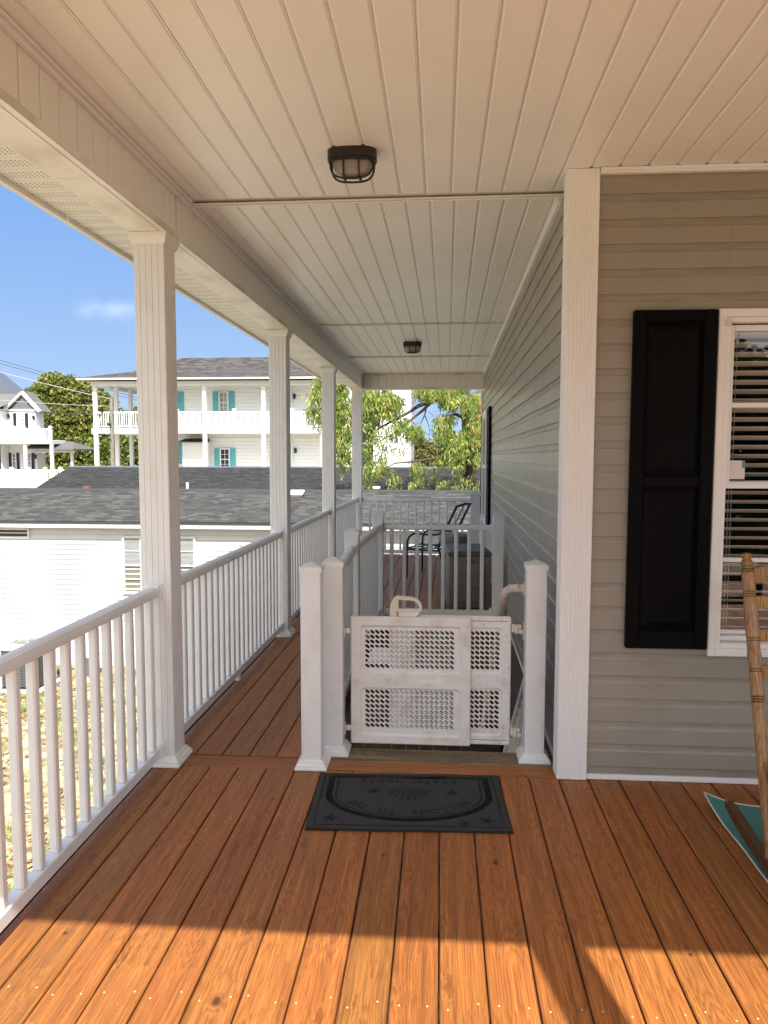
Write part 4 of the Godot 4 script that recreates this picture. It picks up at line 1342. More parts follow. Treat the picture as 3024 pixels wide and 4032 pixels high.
	# printed name
	var word := part(t, "lettering", text_mesh("Safety", 0.0245, 0.0008), M.print_white, Vector3(-0.058, 0.3885, zf + 0.0006))
	word.scale = Vector3(1.12, 1, 1)
	b = MB.new()
	b.extrude(rounded(-0.0105, 0.0105, -0.0105, 0.0105, 0.003), 0.0, 0.0009, Transform3D(Basis(Vector3(0, 0, 1), PI / 4), Vector3(0.002, 0.3945, zf + 0.0001)))
	part(t, "emblem", b.mesh(), M.print_white)
	part(t, "emblem_lettering", text_mesh("1st", 0.0115, 0.0005), M.gate, Vector3(0.002, 0.3945, zf + 0.0014))

# ------------------------------------------------------------------ door mat
func strip_loop(b: MB, p: Array, w: float, y0: float, y1: float) -> void:
	for i in p.size() - 1:
		var a: Vector2 = p[i]
		var c: Vector2 = p[i + 1]
		var d0: Vector2 = (p[i + 1] - p[maxi(i - 1, 0)]).normalized().orthogonal() * w / 2
		var d1: Vector2 = (p[mini(i + 2, p.size() - 1)] - p[i]).normalized().orthogonal() * w / 2
		var q := [a - d0, a + d0, c + d1, c - d1]
		b.quad(Vector3(q[0].x, y1, q[0].y), Vector3(q[1].x, y1, q[1].y), Vector3(q[2].x, y1, q[2].y), Vector3(q[3].x, y1, q[3].y))
		b.quad(Vector3(q[3].x, y1, q[3].y), Vector3(q[2].x, y1, q[2].y), Vector3(q[1].x, y1, q[1].y), Vector3(q[0].x, y1, q[0].y))

func door_mat() -> void:
	var at := Vector3(-0.134, 0.002, -3.282)
	var t := thing("door_mat", "charcoal carpet door mat with an embossed welcome pattern", "mat", at)
	t.rotation.y = 0.0426
	var o := func(called: String, m: Mesh, k: Material) -> MeshInstance3D:
		var q := part(t, called, m, k, at)
		return q
	o.call("backing", boxat(Vector3(-0.434, 0, -0.276), Vector3(0.434, 0.006, 0.276), 0.002), M.mat_dark)
	o.call("pile", boxat(Vector3(-0.428, 0.0061, -0.270), Vector3(0.428, 0.0095, 0.270), 0.002), M.mat_field)
	var b := MB.new()
	strip_loop(b, [Vector2(-0.400, -0.243), Vector2(0.400, -0.243), Vector2(0.400, 0.243), Vector2(-0.400, 0.243), Vector2(-0.400, -0.243)], 0.007, 0, 0.0098)
	o.call("border_line", b.mesh(), M.mat_dark)
	b = MB.new()
	var arc := [Vector2(0.365, -0.225)]
	for i in 25:
		var a := PI * i / 24.0
		arc.append(Vector2(0.365 * cos(a), -0.045 + 0.235 * sin(a)))
	arc.append(Vector2(-0.365, -0.225))
	strip_loop(b, arc, 0.030, 0, 0.0099)
	var thin := arc.map(func(p): return Vector2(p.x * 0.91, (p.y + 0.045) * 0.88 - 0.045 if p.y > -0.045 else p.y))
	strip_loop(b, thin, 0.006, 0, 0.0099)
	strip_loop(b, [Vector2(-0.365, -0.225), Vector2(0.365, -0.225)], 0.02, 0, 0.0098)
	o.call("oval_band", b.mesh(), M.mat_dark)
	# scallop shell
	b = MB.new()
	for i in 9:
		var a := -1.15 + 2.3 * i / 8.0
		var dir := Vector2(sin(a), cos(a))
		var side := dir.orthogonal() * 0.011
		var s := Vector2(0.0, -0.125) + dir * 0.02
		var e := Vector2(0.0, -0.125) + dir * (0.135 - 0.02 * absf(a))
		b.quad(Vector3(s.x - side.x * 0.2, 0.0099, s.y - side.y * 0.2), Vector3(e.x - side.x, 0.0099, e.y - side.y), Vector3(e.x + side.x, 0.0099, e.y + side.y), Vector3(s.x + side.x * 0.2, 0.0099, s.y + side.y * 0.2))
	o.call("shell_motif", b.mesh(), M.mat_dark)
	for q in [[-0.335, 0.185, 0.5], [0.335, 0.190, 0.2], [0.235, 0.215, 0.9], [-0.16, -0.08, 0.3], [0.20, -0.07, 0.7]]:
		b = MB.new()
		for i in 5:
			var a: float = q[2] + TAU * i / 5.0
			var dir := Vector2(sin(a), cos(a))
			var side := dir.orthogonal() * 0.009
			var c := Vector2(q[0], q[1])
			var mid: Vector2 = c + dir * 0.020
			var tip: Vector2 = c + dir * 0.043 + dir.orthogonal() * 0.006
			b.quad(Vector3(c.x - side.x, 0.0100, c.y - side.y), Vector3(mid.x - side.x, 0.0100, mid.y - side.y), Vector3(mid.x + side.x, 0.0100, mid.y + side.y), Vector3(c.x + side.x, 0.0100, c.y + side.y))
			b.tri(Vector3(mid.x - side.x, 0.0100, mid.y - side.y), Vector3(tip.x, 0.0100, tip.y), Vector3(mid.x + side.x, 0.0100, mid.y + side.y))
		o.call("starfish_motif", b.mesh(), M.mat_dark)
	# the words read from the gate side
	var flat := Basis(Vector3(-1, 0, 0), Vector3(0, 0, 1), Vector3(0, 1, 0))
	var w1 := "WELCOME TO THE"
	for i in w1.length():
		if w1[i] == " ": continue
		var a := PI * (0.155 + 0.69 * i / (w1.length() - 1.0))
		var p := Vector2(0.285 * cos(a), -0.045 + 0.165 * sin(a))
		var lean := (a - PI / 2) * -0.75
		part(t, "letter", text_mesh(w1[i], 0.060, 0.001), M.mat_dark, at + Vector3(p.x, 0.0100, p.y), Basis(Vector3.UP, lean) * flat)
	var w2 := "BEACH HOUSE"
	for i in w2.length():
		if w2[i] == " ": continue
		part(t, "letter", text_mesh(w2[i], 0.052, 0.001), M.mat_dark, at + Vector3(0.215 - 0.043 * i, 0.0100, -0.185), flat)

# ------------------------------------------------------------------ ceiling lamps
func lights() -> void:
	lamp("black caged bulkhead ceiling light above the front deck", Vector3(-0.386, CEIL, -3.31), false)
	lamp("black caged bulkhead ceiling light far down the walkway", Vector3(-0.372, CEIL, -8.66), true)

func oval(rx: float, rz: float, k := 28) -> PackedVector2Array:
	var p := PackedVector2Array()
	for i in k:
		var a := TAU * i / k
		p.append(Vector2(rx * signf(cos(a)) * pow(absf(cos(a)), 0.72), rz * signf(sin(a)) * pow(absf(sin(a)), 0.72)))
	return p

func lamp(label: String, at: Vector3, hall: bool) -> void:
	var t := thing("ceiling_light", label, "light", at, "caged ceiling lights", hall)
	var down := Transform3D(Basis(Vector3.RIGHT, PI / 2), at)   # profile in x, z; run downwards
	var b := MB.new()
	b.extrude(oval(0.106, 0.066), -0.012, 0.040, down)
	b.extrude(oval(0.102, 0.062), 0.0401, 0.048, down)
	part(t, "housing", b.mesh(), M.dark_metal)
	# ribbed glass bowl
	b = MB.new()
	var rings := []
	for i in 9:
		var a := PI / 2 * i / 8.0
		var ring := []
		var k := 48
		for j in k:
			var f := TAU * j / k
			var rib := 1.0 + (0.012 if j % 2 else 0.0)
			ring.append(at + Vector3(0.083 * pow(cos(a), 0.55) * signf(cos(f)) * pow(absf(cos(f)), 0.8) * rib, -0.048 - 0.062 * sin(a), 0.045 * pow(cos(a), 0.55) * signf(sin(f)) * pow(absf(sin(f)), 0.8) * rib))
		rings.append(ring)
	for i in 8:
		for j in 48:
			var k := (j + 1) % 48
			b.quad(rings[i][k], rings[i][j], rings[i + 1][j], rings[i + 1][k])
	part(t, "glass_bowl", b.mesh(), M.frosted)
	for z in [-0.026, 0.026]:
		b = MB.new()
		var pts := []
		var rs := []
		for i in 13:
			var a := PI * i / 12.0
			pts.append(at + Vector3(-0.092 * signf(cos(a)) * pow(absf(cos(a)), 0.6), -0.046 - 0.072 * pow(sin(a), 0.7), z))
			rs.append(0.0048)
		b.tube(pts, rs, 8)
		part(t, "cage_hoop", b.mesh(), M.dark_metal)
	for x in [-0.033, 0.033]:
		b = MB.new()
		var pts := []
		var rs := []
		for i in 11:
			var a := PI * i / 10.0
			pts.append(at + Vector3(x, -0.046 - 0.071 * pow(sin(a), 0.7), -0.053 * signf(cos(a)) * pow(absf(cos(a)), 0.6)))
			rs.append(0.004)
		b.tube(pts, rs, 8)
		part(t, "cage_bar", b.mesh(), M.dark_metal)

# ------------------------------------------------------------------ rocking chair and its rug
func rocking_chair() -> void:
	var r := thing("floor_rug", "teal outdoor rug with a white edge and one curled corner", "rug", Vector3(1.6, 0.002, -2.7))
	var b := MB.new()
	var e := MB.new()
	var nx := 24
	var nz := 24
	var g := []
	for i in nx + 1:
		var row := []
		for j in nz + 1:
			var x := lerpf(1.205, 2.25, float(i) / nx)
			var z := lerpf(-3.345, -1.75, float(j) / nz)
			var k := clampf(1.0 - Vector2((x - 1.205) / 0.22, (z + 3.345) / 0.30).length(), 0, 1)
			var lift := 0.050 * k * k + 0.003 * absf(sin(z * 9.0)) * clampf(1.0 - (x - 1.205) / 0.08, 0, 1)
			row.append(Vector3(x - 0.022 * k, 0.004 + lift, z - 0.010 * k))
		g.append(row)
	for i in nx:
		for j in nz:
			b.quad(g[i][j + 1], g[i + 1][j + 1], g[i + 1][j], g[i][j])
	part(r, "cloth", b.mesh(), M.rug)
	var rim := []
	for j in range(nz, -1, -1): rim.append(g[0][j] + Vector3(0, 0.001, 0))
	for i in range(1, nx + 1): rim.append(g[i][0] + Vector3(0, 0.001, 0))
	var rr := []
	for q in rim: rr.append(0.0042)
	e.tube(rim, rr, 6)
	part(r, "edging", e.mesh(), M.rug_edge)

	var t := thing("rocking_chair", "oak rocking chair with turned posts standing on the teal rug", "chair", Vector3(1.52, 0.006, -2.7))
	# posts lean back towards the wall
	for s in [0, 1]:
		var x: float = [1.215, 1.80][s]
		var foot := Vector3(x, 0.09, -2.75)
		var head := Vector3(x + 0.004, 1.172, -3.085)
		var f := Transform3D(Basis(Quaternion(Vector3.UP, (head - foot).normalized())), foot)
		var l := foot.distance_to(head)
		var prof := []
		# turned profile: [distance below the top, radius]
		var cuts := [[0.0, 0.0], [0.002, 0.016], [0.010, 0.0215], [0.016, 0.022], [0.021, 0.017], [0.026, 0.0165], [0.034, 0.0225], [0.044, 0.0245], [0.052, 0.0215], [0.056, 0.016], [0.063, 0.016], [0.068, 0.021], [0.072, 0.023], [0.076, 0.0215], [0.080, 0.0238], [0.150, 0.0245], [0.154, 0.0225], [0.158, 0.0245], [0.164, 0.0225], [0.168, 0.0245], [0.174, 0.0225], [0.178, 0.0245], [0.245, 0.0262], [0.330, 0.0250], [0.335, 0.0228], [0.339, 0.0246], [0.345, 0.0228], [0.349, 0.024], [0.375, 0.0235], [0.400, 0.0262], [0.440, 0.0240], [0.452, 0.0225], [0.456, 0.0243], [0.462, 0.0225], [0.466, 0.0240], [0.55, 0.0232], [0.556, 0.021], [0.560, 0.0232], [0.566, 0.021], [0.570, 0.0232], [0.576, 0.021], [0.580, 0.0232], [0.75, 0.022], [l, 0.018]]
		for q in range(cuts.size() - 1, -1, -1): prof.append(Vector2(cuts[q][1], l - cuts[q][0]))
		b = MB.new()
		b.lathe(prof, 20, f)
		var po := part(t, "back_post", b.mesh(), M.oak)
		for dd in [0.154, 0.164, 0.174, 0.335, 0.345, 0.452, 0.462, 0.556, 0.566, 0.576, 0.076, 0.066]:
			var lm := MB.new()
			lm.lathe([Vector2(0.0215, l - dd - 0.0022), Vector2(0.0236, l - dd - 0.0013), Vector2(0.0236, l - dd + 0.0013), Vector2(0.0215, l - dd + 0.0022)], 20, f)
			sub(po, "burnt_ring", lm.mesh(), M.oak_line)
		# front leg and rocker on each side
		b = MB.new()
		b.tube([Vector3(x, 0.085, -2.30), Vector3(x, 0.39, -2.29)], [0.018, 0.021], 14)
		part(t, "front_leg", b.mesh(), M.oak)
		b = MB.new()
		var prev := []
		for i in 17:
			var k := i / 16.0
			var z := lerpf(-3.19, -1.95, k)
			var y := 0.030 + 0.105 * pow((z + 2.55) / 0.64, 2.0) * (0.55 if z < -2.55 else 1.0)
			var hh := 0.022 * clampf(0.55 + k * 6.0, 0.0, 1.0)
			var cur := [Vector3(x + 0.015 - 0.017, y - hh, z), Vector3(x + 0.015 + 0.017, y - hh, z), Vector3(x + 0.015 + 0.017, y + hh, z), Vector3(x + 0.015 - 0.017, y + hh, z)]
			if i > 0:
				for q in 4: b.quad(prev[q], prev[(q + 1) % 4], cur[(q + 1) % 4], cur[q])
			else: b.quad(cur[0], cur[1], cur[2], cur[3])
			prev = cur
		b.quad(prev[3], prev[2], prev[1], prev[0])
		part(t, "rocker", b.mesh(), M.rocker)
	# ladder-back slats between the posts, the upper one with a raised crest
	for q in [[1.085, 0.052, 0.018], [0.985, 0.045, 0.0], [0.86, 0.045, 0.0], [0.73, 0.045, 0.0]]:
		b = MB.new()
		var prev := []
		for i in 15:
			var k := i / 14.0
			var x := lerpf(1.230, 1.79, k)
			var y: float = q[0]
			var z := lerpf(-2.75, -3.085, (y - 0.09) / 1.082) - 0.03 * sin(PI * k)
			var hi: float = q[1] / 2 + q[2] * clampf(sin(PI * clampf((k - 0.0) * 1.0, 0, 1)) * 2.2, 0, 1)
			var lo: float = q[1] / 2
			var cur := [Vector3(x, y - lo, z - 0.008), Vector3(x, y - lo, z + 0.008), Vector3(x, y + hi, z + 0.004), Vector3(x, y + hi, z - 0.012)]
			if i > 0:
				for w in 4: b.quad(prev[w], prev[(w + 1) % 4], cur[(w + 1) % 4], cur[w])
			prev = cur
		part(t, "back_slat", b.mesh(), M.oak)
	b = MB.new()
	b.cbox(Vector3(1.205, 0.385, -2.86), Vector3(1.815, 0.420, -2.26), 0.012)
	part(t, "seat", b.mesh(), M.oak)
	for z in [-2.30, -2.76]:
		b = MB.new()
		b.tube([Vector3(1.215, 0.20, z), Vector3(1.80, 0.20, z)], [0.012, 0.012], 10)
		part(t, "stretcher", b.mesh(), M.oak)

# ------------------------------------------------------------------ things at the far end of the walkway
func patio() -> void:
	var at := Vector3(0.245, 0.002, -7.99)
	var t := thing("storage_box", "tan plastic deck storage box with a dark brown ribbed lid", "box", at, "", true)
	t.transform = t.transform * Transform3D(Basis(Vector3.UP, 0.075), Vector3.ZERO)
	var o := func(called: String, m: Mesh, k: Material) -> MeshInstance3D: return part(t, called, m, k, at)
	o.call("body", boxat(Vector3(-0.215, 0, -0.345), Vector3(0.215, 0.545, 0.345), 0.012), M.tan_plastic)
	var b := MB.new()
	b.cbox(Vector3(-0.160, 0.060, 0.3455), Vector3(0.160, 0.480, 0.352), 0.004)
	for i in 5:
		b.cbox(Vector3(-0.150, 0.072 + 0.080 * i, 0.352), Vector3(0.150, 0.148 + 0.080 * i, 0.362), 0.006)
	o.call("front_panel", b.mesh(), M.tan_plastic)
	o.call("grip", boxat(Vector3(-0.045, 0.470, 0.352), Vector3(0.045, 0.510, 0.366), 0.004), M.brown_lid)
	b = MB.new()
	b.cbox(Vector3(-0.228, 0.548, -0.358), Vector3(0.228, 0.572, 0.365), 0.006)
	var lidp := [Vector2(-0.225, 0.572), Vector2(0.225, 0.572), Vector2(0.205, 0.592), Vector2(-0.205, 0.592)]
	b.extrude(PackedVector2Array(lidp), -0.34, 0.345)
	for x in [-0.13, 0.0, 0.13]:
		b.cbox(Vector3(x - 0.030, 0.590, -0.32), Vector3(x + 0.030, 0.598, 0.33), 0.004)
	o.call("lid", b.mesh(), M.brown_lid)
	for x in [-0.19, 0.19]:
		o.call("corner_post", boxat(Vector3(x - 0.022, 0.004, 0.340), Vector3(x + 0.022, 0.54, 0.3515), 0.004), M.tan_plastic)
	# black metal patio chair facing the railing
	var a0 := Vector3(-0.476, 0.0, -9.62)
	var wv := Vector3(0.321, 0, -0.947)
	var bv := Vector3(0.947, 0, 0.321)
	var c := thing("patio_chair", "black metal frame patio chair with a strap seat facing the railing", "chair", a0 + Vector3(0.3, 0.002, -0.15), "", true)
	var P := func(a: float, k: float, h: float) -> Vector3: return a0 + wv * a + bv * k + Vector3(0, h, 0)
	for a in [0.0, 0.56]:
		b = MB.new()
		var pts := [P.call(a, 0.0, 0.002), P.call(a, 0.0, 0.40), P.call(a, 0.005, 0.47), P.call(a, 0.03, 0.53), P.call(a, 0.08, 0.568), P.call(a, 0.14, 0.575), P.call(a, 0.30, 0.565), P.call(a, 0.40, 0.57), P.call(a, 0.47, 0.60)]
		b.tube(pts, [0.014, 0.014, 0.014, 0.014, 0.014, 0.014, 0.013, 0.013, 0.013], 8)
		part(c, "front_leg", b.mesh(), M.far_black)
		b = MB.new()
		b.tube([P.call(a, 0.56, 0.002), P.call(a, 0.44, 0.36), P.call(a, 0.42, 0.40), P.call(a, 0.50, 0.60), P.call(a, 0.66, 0.925), P.call(a, 0.68, 0.945)], [0.014, 0.014, 0.015, 0.016, 0.016, 0.015], 8)
		part(c, "back_post", b.mesh(), M.far_black)
		b = MB.new()
		b.tube([P.call(a, 0.0, 0.37), P.call(a, 0.43, 0.37)], [0.013, 0.013], 8)
		part(c, "seat_rail", b.mesh(), M.far_black)
	for q in [[0.0, 0.38], [0.43, 0.38]]:
		b = MB.new()
		b.tube([P.call(0.0, q[0], q[1]), P.call(0.56, q[0], q[1])], [0.012, 0.012], 8)
		part(c, "cross_rail", b.mesh(), M.far_black)
	b = MB.new()
	b.tube([P.call(0.0, 0.67, 0.935), P.call(0.28, 0.685, 0.955), P.call(0.56, 0.67, 0.935)], [0.016, 0.016, 0.016], 8)
	part(c, "top_rail", b.mesh(), M.far_black)
	b = MB.new()
	b.tube([P.call(0.28, 0.68, 0.95), P.call(0.28, 0.60, 0.78), P.call(0.28, 0.49, 0.58), P.call(0.28, 0.43, 0.40)], [0.007, 0.007, 0.007, 0.007], 6)
	part(c, "back_rod", b.mesh(), M.far_black)
	for i in 4:
		b = MB.new()
		var s0: Vector3 = P.call(0.06 + 0.13 * i, 0.0, 0.378)
		var s1: Vector3 = P.call(0.12 + 0.13 * i, 0.43, 0.378)
		b.cbox(Vector3(-0.024, -0.003, 0), Vector3(0.024, 0.003, s0.distance_to(s1)), 0.001, along(s0, s1))
		part(c, "seat_strap", b.mesh(), M.far_black)
	for i in 3:
		b = MB.new()
		var s0: Vector3 = P.call(0.0, 0.10 + 0.11 * i, 0.384)
		var s1: Vector3 = P.call(0.56, 0.10 + 0.11 * i, 0.384)
		b.cbox(Vector3(-0.022, -0.003, 0), Vector3(0.022, 0.003, s0.distance_to(s1)), 0.001, along(s0, s1))
		part(c, "seat_strap", b.mesh(), M.far_black)
	# grey tub behind the box
	var ta := Vector3(0.125, 0.002, -8.80)
	var u := thing("round_tub", "grey round tub with a greenish top behind the storage box", "tub", ta, "", true)
	b = MB.new()
	b.lathe([Vector2(0.0, 0.0), Vector2(0.12, 0.0), Vector2(0.125, 0.45), Vector2(0.16, 0.51), Vector2(0.185, 0.58), Vector2(0.188, 0.63), Vector2(0.178, 0.645), Vector2(0.165, 0.635)], 28, Transform3D(Basis(), ta))
	part(u, "body", b.mesh(), M.tub)
	b = MB.new()
	b.lathe([Vector2(0.172, 0.632), Vector2(0.10, 0.655), Vector2(0.0, 0.662)], 28, Transform3D(Basis(), ta))
	part(u, "top", b.mesh(), M.tub_green)
	b = MB.new()
	b.tube([Vector3(-0.243, 0.553, 0.30), Vector3(-0.255, 0.50, 0.29), Vector3(-0.251, 0.30, 0.29), Vector3(-0.255, 0.12, 0.29), Vector3(-0.249, 0.05, 0.30), Vector3(-0.239, 0.006, 0.31)], [0.005, 0.005, 0.004, 0.004, 0.007, 0.004], 6)
	o.call("tie_cord", b.mesh(), M.far_black)


# ------------------------------------------------------------------ neighbouring houses
# roof shingles laid in courses; some as pieces of their own, the rest in one sheet
func shingle_roof(roof: Node3D, x0: float, x1: float, ridge: Vector2, eave: Vector2, tone: float, singly: Rect2) -> void:
	# ridge and eave are (y, z)
	var down := Vector3(0, eave.x - ridge.x, eave.y - ridge.y)
	var l := down.length()
	down /= l
	var n := Vector3(1, 0, 0).cross(down)
	if n.y < 0: n = -n
	var rest := MB.new()
	rest.use_color = true
	var meshes := []
	for w in [0.16, 0.21, 0.27]:
		var tb := MB.new()
		tb.cbox(Vector3(0.0015, -0.010, -0.012), Vector3(w - 0.0015, 0.008, 0.131), 0.002)
		meshes.append(tb.mesh())
	var rows := int(l / 0.128)
	var turn := Basis(Vector3(1, 0, 0), n, Vector3(1, 0, 0).cross(n))
	if turn.z.dot(down) < 0: turn = Basis(Vector3(-1, 0, 0), n, Vector3(-1, 0, 0).cross(n))
	var made := 0
	var face := 1.0 if turn.x.x > 0 else -1.0
	for r in rows:
		var d := l - 0.128 * (r + 1)
		var x := x0 + rng.randf() * 0.2
		while x < x1 - 0.36:
			var k := rng.randi() % 3
			var w: float = [0.16, 0.21, 0.27][k]
			var at := Vector3(x if face > 0 else x + w, ridge.x, ridge.y) + down * d + n * (0.004 + (0.004 if rng.randf() < 0.45 else 0.0))
			# tilt each course a touch so that its lower edge stands proud
			var tb := turn * Basis(Vector3.RIGHT, -0.045)
			if singly.has_point(Vector2(x, r)) and made < 300:
				part(roof, "shingle", meshes[k], M.shingle[rng.randi() % 6], at, tb)
				made += 1
			else:
				var g: float = [0.044, 0.056, 0.068, 0.080, 0.098, 0.062][rng.randi() % 6] * tone
				rest.col = Color(g * 1.08, g * 1.03, g * 0.92)
				var t := Transform3D(tb, at)
				rest.box(Vector3(0.0015, -0.006, -0.01), Vector3(w - 0.0015, 0.008, 0.131), t)
			x += w
	part(roof, "shingle_field", rest.mesh(), M.shingles).set_meta("kind", "stuff")
	var b := MB.new()
	b.use_color = true
	b.col = Color(0.08, 0.08, 0.08) * tone
	var e0 := Vector3(x0, eave.x, eave.y)
	var r0 := Vector3(x0, ridge.x, ridge.y)
	var dx := Vector3(x1 - x0, 0, 0)
	for s in [0.0, -0.05]:
		b.quad(e0 + n * (s - 0.004), e0 + dx + n * (s - 0.004), r0 + dx + n * (s - 0.004), r0 + n * (s - 0.004))
	b.quad(e0 - n * 0.054, e0 + dx - n * 0.054, e0 + dx, e0)
	part(roof, "roof_deck", b.mesh(), M.shingles)

func ridge_caps(o: Node3D, x0: float, x1: float, y: float, z: float, m: Material) -> void:
	var b := MB.new()
	b.extrude(PackedVector2Array([Vector2(-0.14, -0.036), Vector2(0.14, -0.036), Vector2(0.0, 0.014)]), 0, x1 - x0, Transform3D(Basis(Vector3(0, 0, -1), Vector3.UP, Vector3(1, 0, 0)), Vector3(x0, y, z)))
	part(o, "ridge_cap", b.mesh(), m)

func lap_board(l: float, p: float, th: float) -> ArrayMesh:
	var b := MB.new()
	b.extrude(PackedVector2Array([Vector2(0, 0), Vector2(0, p), Vector2(-th * 0.25, p), Vector2(-th, 0.004), Vector2(-th, 0)]), 0, l, Transform3D(Basis(Vector3(0, 0, -1), Vector3.UP, Vector3(1, 0, 0)), Vector3.ZERO))
	return b.mesh()

func near_house() -> void:
	var h := thing("mobile_home", "white lap-sided mobile home with a grey shingle roof across the yard", "house", Vector3(-5, GROUND, -18.4))
	var wz := -16.4
	var x0 := -14.5
	var x1 := 5.0
	part(h, "wall", boxat(Vector3(x0, GROUND, -20.5), Vector3(x1, -0.06, wz - 0.02)), M.nwhite)
	var me := lap_board(x1 - x0, 0.115, 0.036)
	var y := -2.36
	while y < -0.16:
		part(h, "siding_board", me, M.nwhite, Vector3(x0, y, wz - 0.019))
		y += 0.115
	part(h, "band_board", boxat(Vector3(x0, -2.49, wz - 0.02), Vector3(x1, -2.362, wz + 0.035), 0.006), M.nwhite)
	# ribbed skirting sheets
	var prof := PackedVector2Array()
	for i in 8:
		prof.append(Vector2(0.125 * i, 0.0)); prof.append(Vector2(0.125 * i + 0.085, 0.0)); prof.append(Vector2(0.125 * i + 0.093, -0.014)); prof.append(Vector2(0.125 * i + 0.117, -0.014))
	prof.append(Vector2(0.998, 0.0)); prof.append(Vector2(0.998, 0.02)); prof.append(Vector2(0, 0.02))
	var b := MB.new()
	b.extrude(prof, GROUND, -2.492, Transform3D(Basis(Vector3.RIGHT, -PI / 2), Vector3.ZERO))
	var sk := b.mesh()
	for i in 19:
		part(h, "skirting_sheet", sk, M.skirt, Vector3(x0 + i, 0, wz + 0.018))
	part(h, "fascia", boxat(Vector3(x0 - 0.1, -0.125, -16.16), Vector3(x1 + 0.1, 0.012, -16.13), 0.004), M.fascia)
	part(h, "soffit", boxat(Vector3(x0 - 0.1, -0.122, wz + 0.004), Vector3(x1 + 0.1, -0.10, -16.162)), M.fascia)
	var r := part(h, "roof", boxat(Vector3(x0, -0.09, -20.5), Vector3(x1, -0.065, -16.2)), M.nwhite)
	r.position = -base_of(h)
	var rn := Node3D.new()
	shingle_roof_on(h, x0 - 0.15, x1 + 0.15, Vector2(0.610, -18.4), Vector2(0.020, -16.10), 1.0, Rect2(-10.2, -1, 8.2, 9.5))
	shingle_roof_on(h, x0 - 0.15, x1 + 0.15, Vector2(0.610, -18.4), Vector2(0.020, -20.70), 1.0, Rect2(0, 0, 0, 0))
	rn.free()
	ridge_caps(h, x0 - 0.15, x1 + 0.15, 0.632, -18.4, M.shingle[1])
	for e in [x0 + 0.01, x1 - 0.01]:
		b = MB.new()
		b.extrude(PackedVector2Array([Vector2(-20.5, -0.06), Vector2(-16.35, -0.06), Vector2(-18.4, 0.58)]), -0.01, 0.01, Transform3D(Basis(Vector3(0, 0, 1), Vector3.UP, Vector3(-1, 0, 0)), Vector3(e, 0, 0)))
		part(h, "gable", b.mesh(), M.nwhite)
	# slot window high on the wall
	b = MB.new()
	ring_boards(b, -11.2, -9.31, -0.402, -0.163, 0.045, wz, wz + 0.05, 0.006)
	var w := part(h, "window", b.mesh(), M.fascia)
	sub(w, "pane", boxat(Vector3(-11.15, -0.355, wz + 0.004), Vector3(-9.355, -0.208, wz + 0.012)), M.pane_dark)
	# pair of double-hung windows with blinds
	for q in [[-7.14, -6.31], [-6.29, -5.45]]:
		b = MB.new()
		ring_boards(b, q[0], q[1], -1.644, -0.318, 0.05, wz, wz + 0.06, 0.006)
		b.cbox(Vector3(q[0] + 0.05, -1.005, wz + 0.02), Vector3(q[1] - 0.05, -0.965, wz + 0.055), 0.005)
		var xm: float = (q[0] + q[1]) / 2
		b.cbox(Vector3(xm - 0.008, -0.96, wz + 0.03), Vector3(xm + 0.008, -0.37, wz + 0.046), 0.003)
		b.cbox(Vector3(xm - 0.008, -1.594, wz + 0.03), Vector3(xm + 0.008, -1.006, wz + 0.046), 0.003)
		for yy in [-0.66, -1.30]:
			b.cbox(Vector3(q[0] + 0.05, yy - 0.008, wz + 0.031), Vector3(q[1] - 0.05, yy + 0.008, wz + 0.045), 0.003)
		w = part(h, "window", b.mesh(), M.fascia)
		sub(w, "pane", boxat(Vector3(q[0] + 0.05, -1.594, wz + 0.032), Vector3(q[1] - 0.05, -0.37, wz + 0.036)), M.pane)
		sub(w, "shade", boxat(Vector3(q[0] + 0.055, -1.59, wz + 0.004), Vector3(q[1] - 0.055, -1.02, wz + 0.008)), M.cream_shade)
		sub(w, "dark_room", boxat(Vector3(q[0] + 0.055, -1.02, wz + 0.003), Vector3(q[1] - 0.055, -0.37, wz + 0.005)), M.far_grey)
		var sl := boxm(Vector3(q[1] - q[0] - 0.12, 0.003, 0.028), 0.001)
		var yy := -0.40
		while yy > -1.0:
			sub(w, "blind_slat", sl, M.blind_far, Vector3(xm, yy, wz + 0.018), Basis(Vector3.RIGHT, 0.9))
			yy -= 0.027
	# roof fittings
	b = MB.new()
	b.lathe([Vector2(0.075, 0.45), Vector2(0.075, 0.655), Vector2(0.10, 0.66), Vector2(0.105, 0.70), Vector2(0.085, 0.715), Vector2(0, 0.72)], 16, Transform3D(Basis(), Vector3(-1.59, 0, -18.62)))
	part(h, "vent_pipe", b.mesh(), M.far_white)
	b = MB.new()
	b.cbox(Vector3(-0.17, 0.0, -0.15), Vector3(0.17, 0.045, 0.15), 0.01, Transform3D(Basis(Vector3.RIGHT, 0.25), Vector3(-3.50, 0.520, -18.02)))
	b.cbox(Vector3(-0.20, 0.045, -0.18), Vector3(0.20, 0.085, 0.18), 0.02, Transform3D(Basis(Vector3.RIGHT, 0.25), Vector3(-3.50, 0.520, -18.02)))
	part(h, "roof_vent", b.mesh(), M.far_white)
	b = MB.new()
	b.lathe([Vector2(0.07, 0.35), Vector2(0.07, 0.60), Vector2(0.105, 0.605), Vector2(0.105, 0.645), Vector2(0, 0.655)], 12, Transform3D(Basis(), Vector3(-9.30, 0, -19.2)))
	part(h, "vent_pipe", b.mesh(), M.red_clay)

	# air conditioner on its pad
	var at := Vector3(-8.49, GROUND, -14.72)
	var t := thing("air_conditioner", "grey outdoor air conditioner on a pad beside the white mobile home", "air conditioner", at)
	part(t, "pad", boxat(at + Vector3(-0.52, 0, -0.46), at + Vector3(0.52, 0.07, 0.46), 0.01), M.concrete)
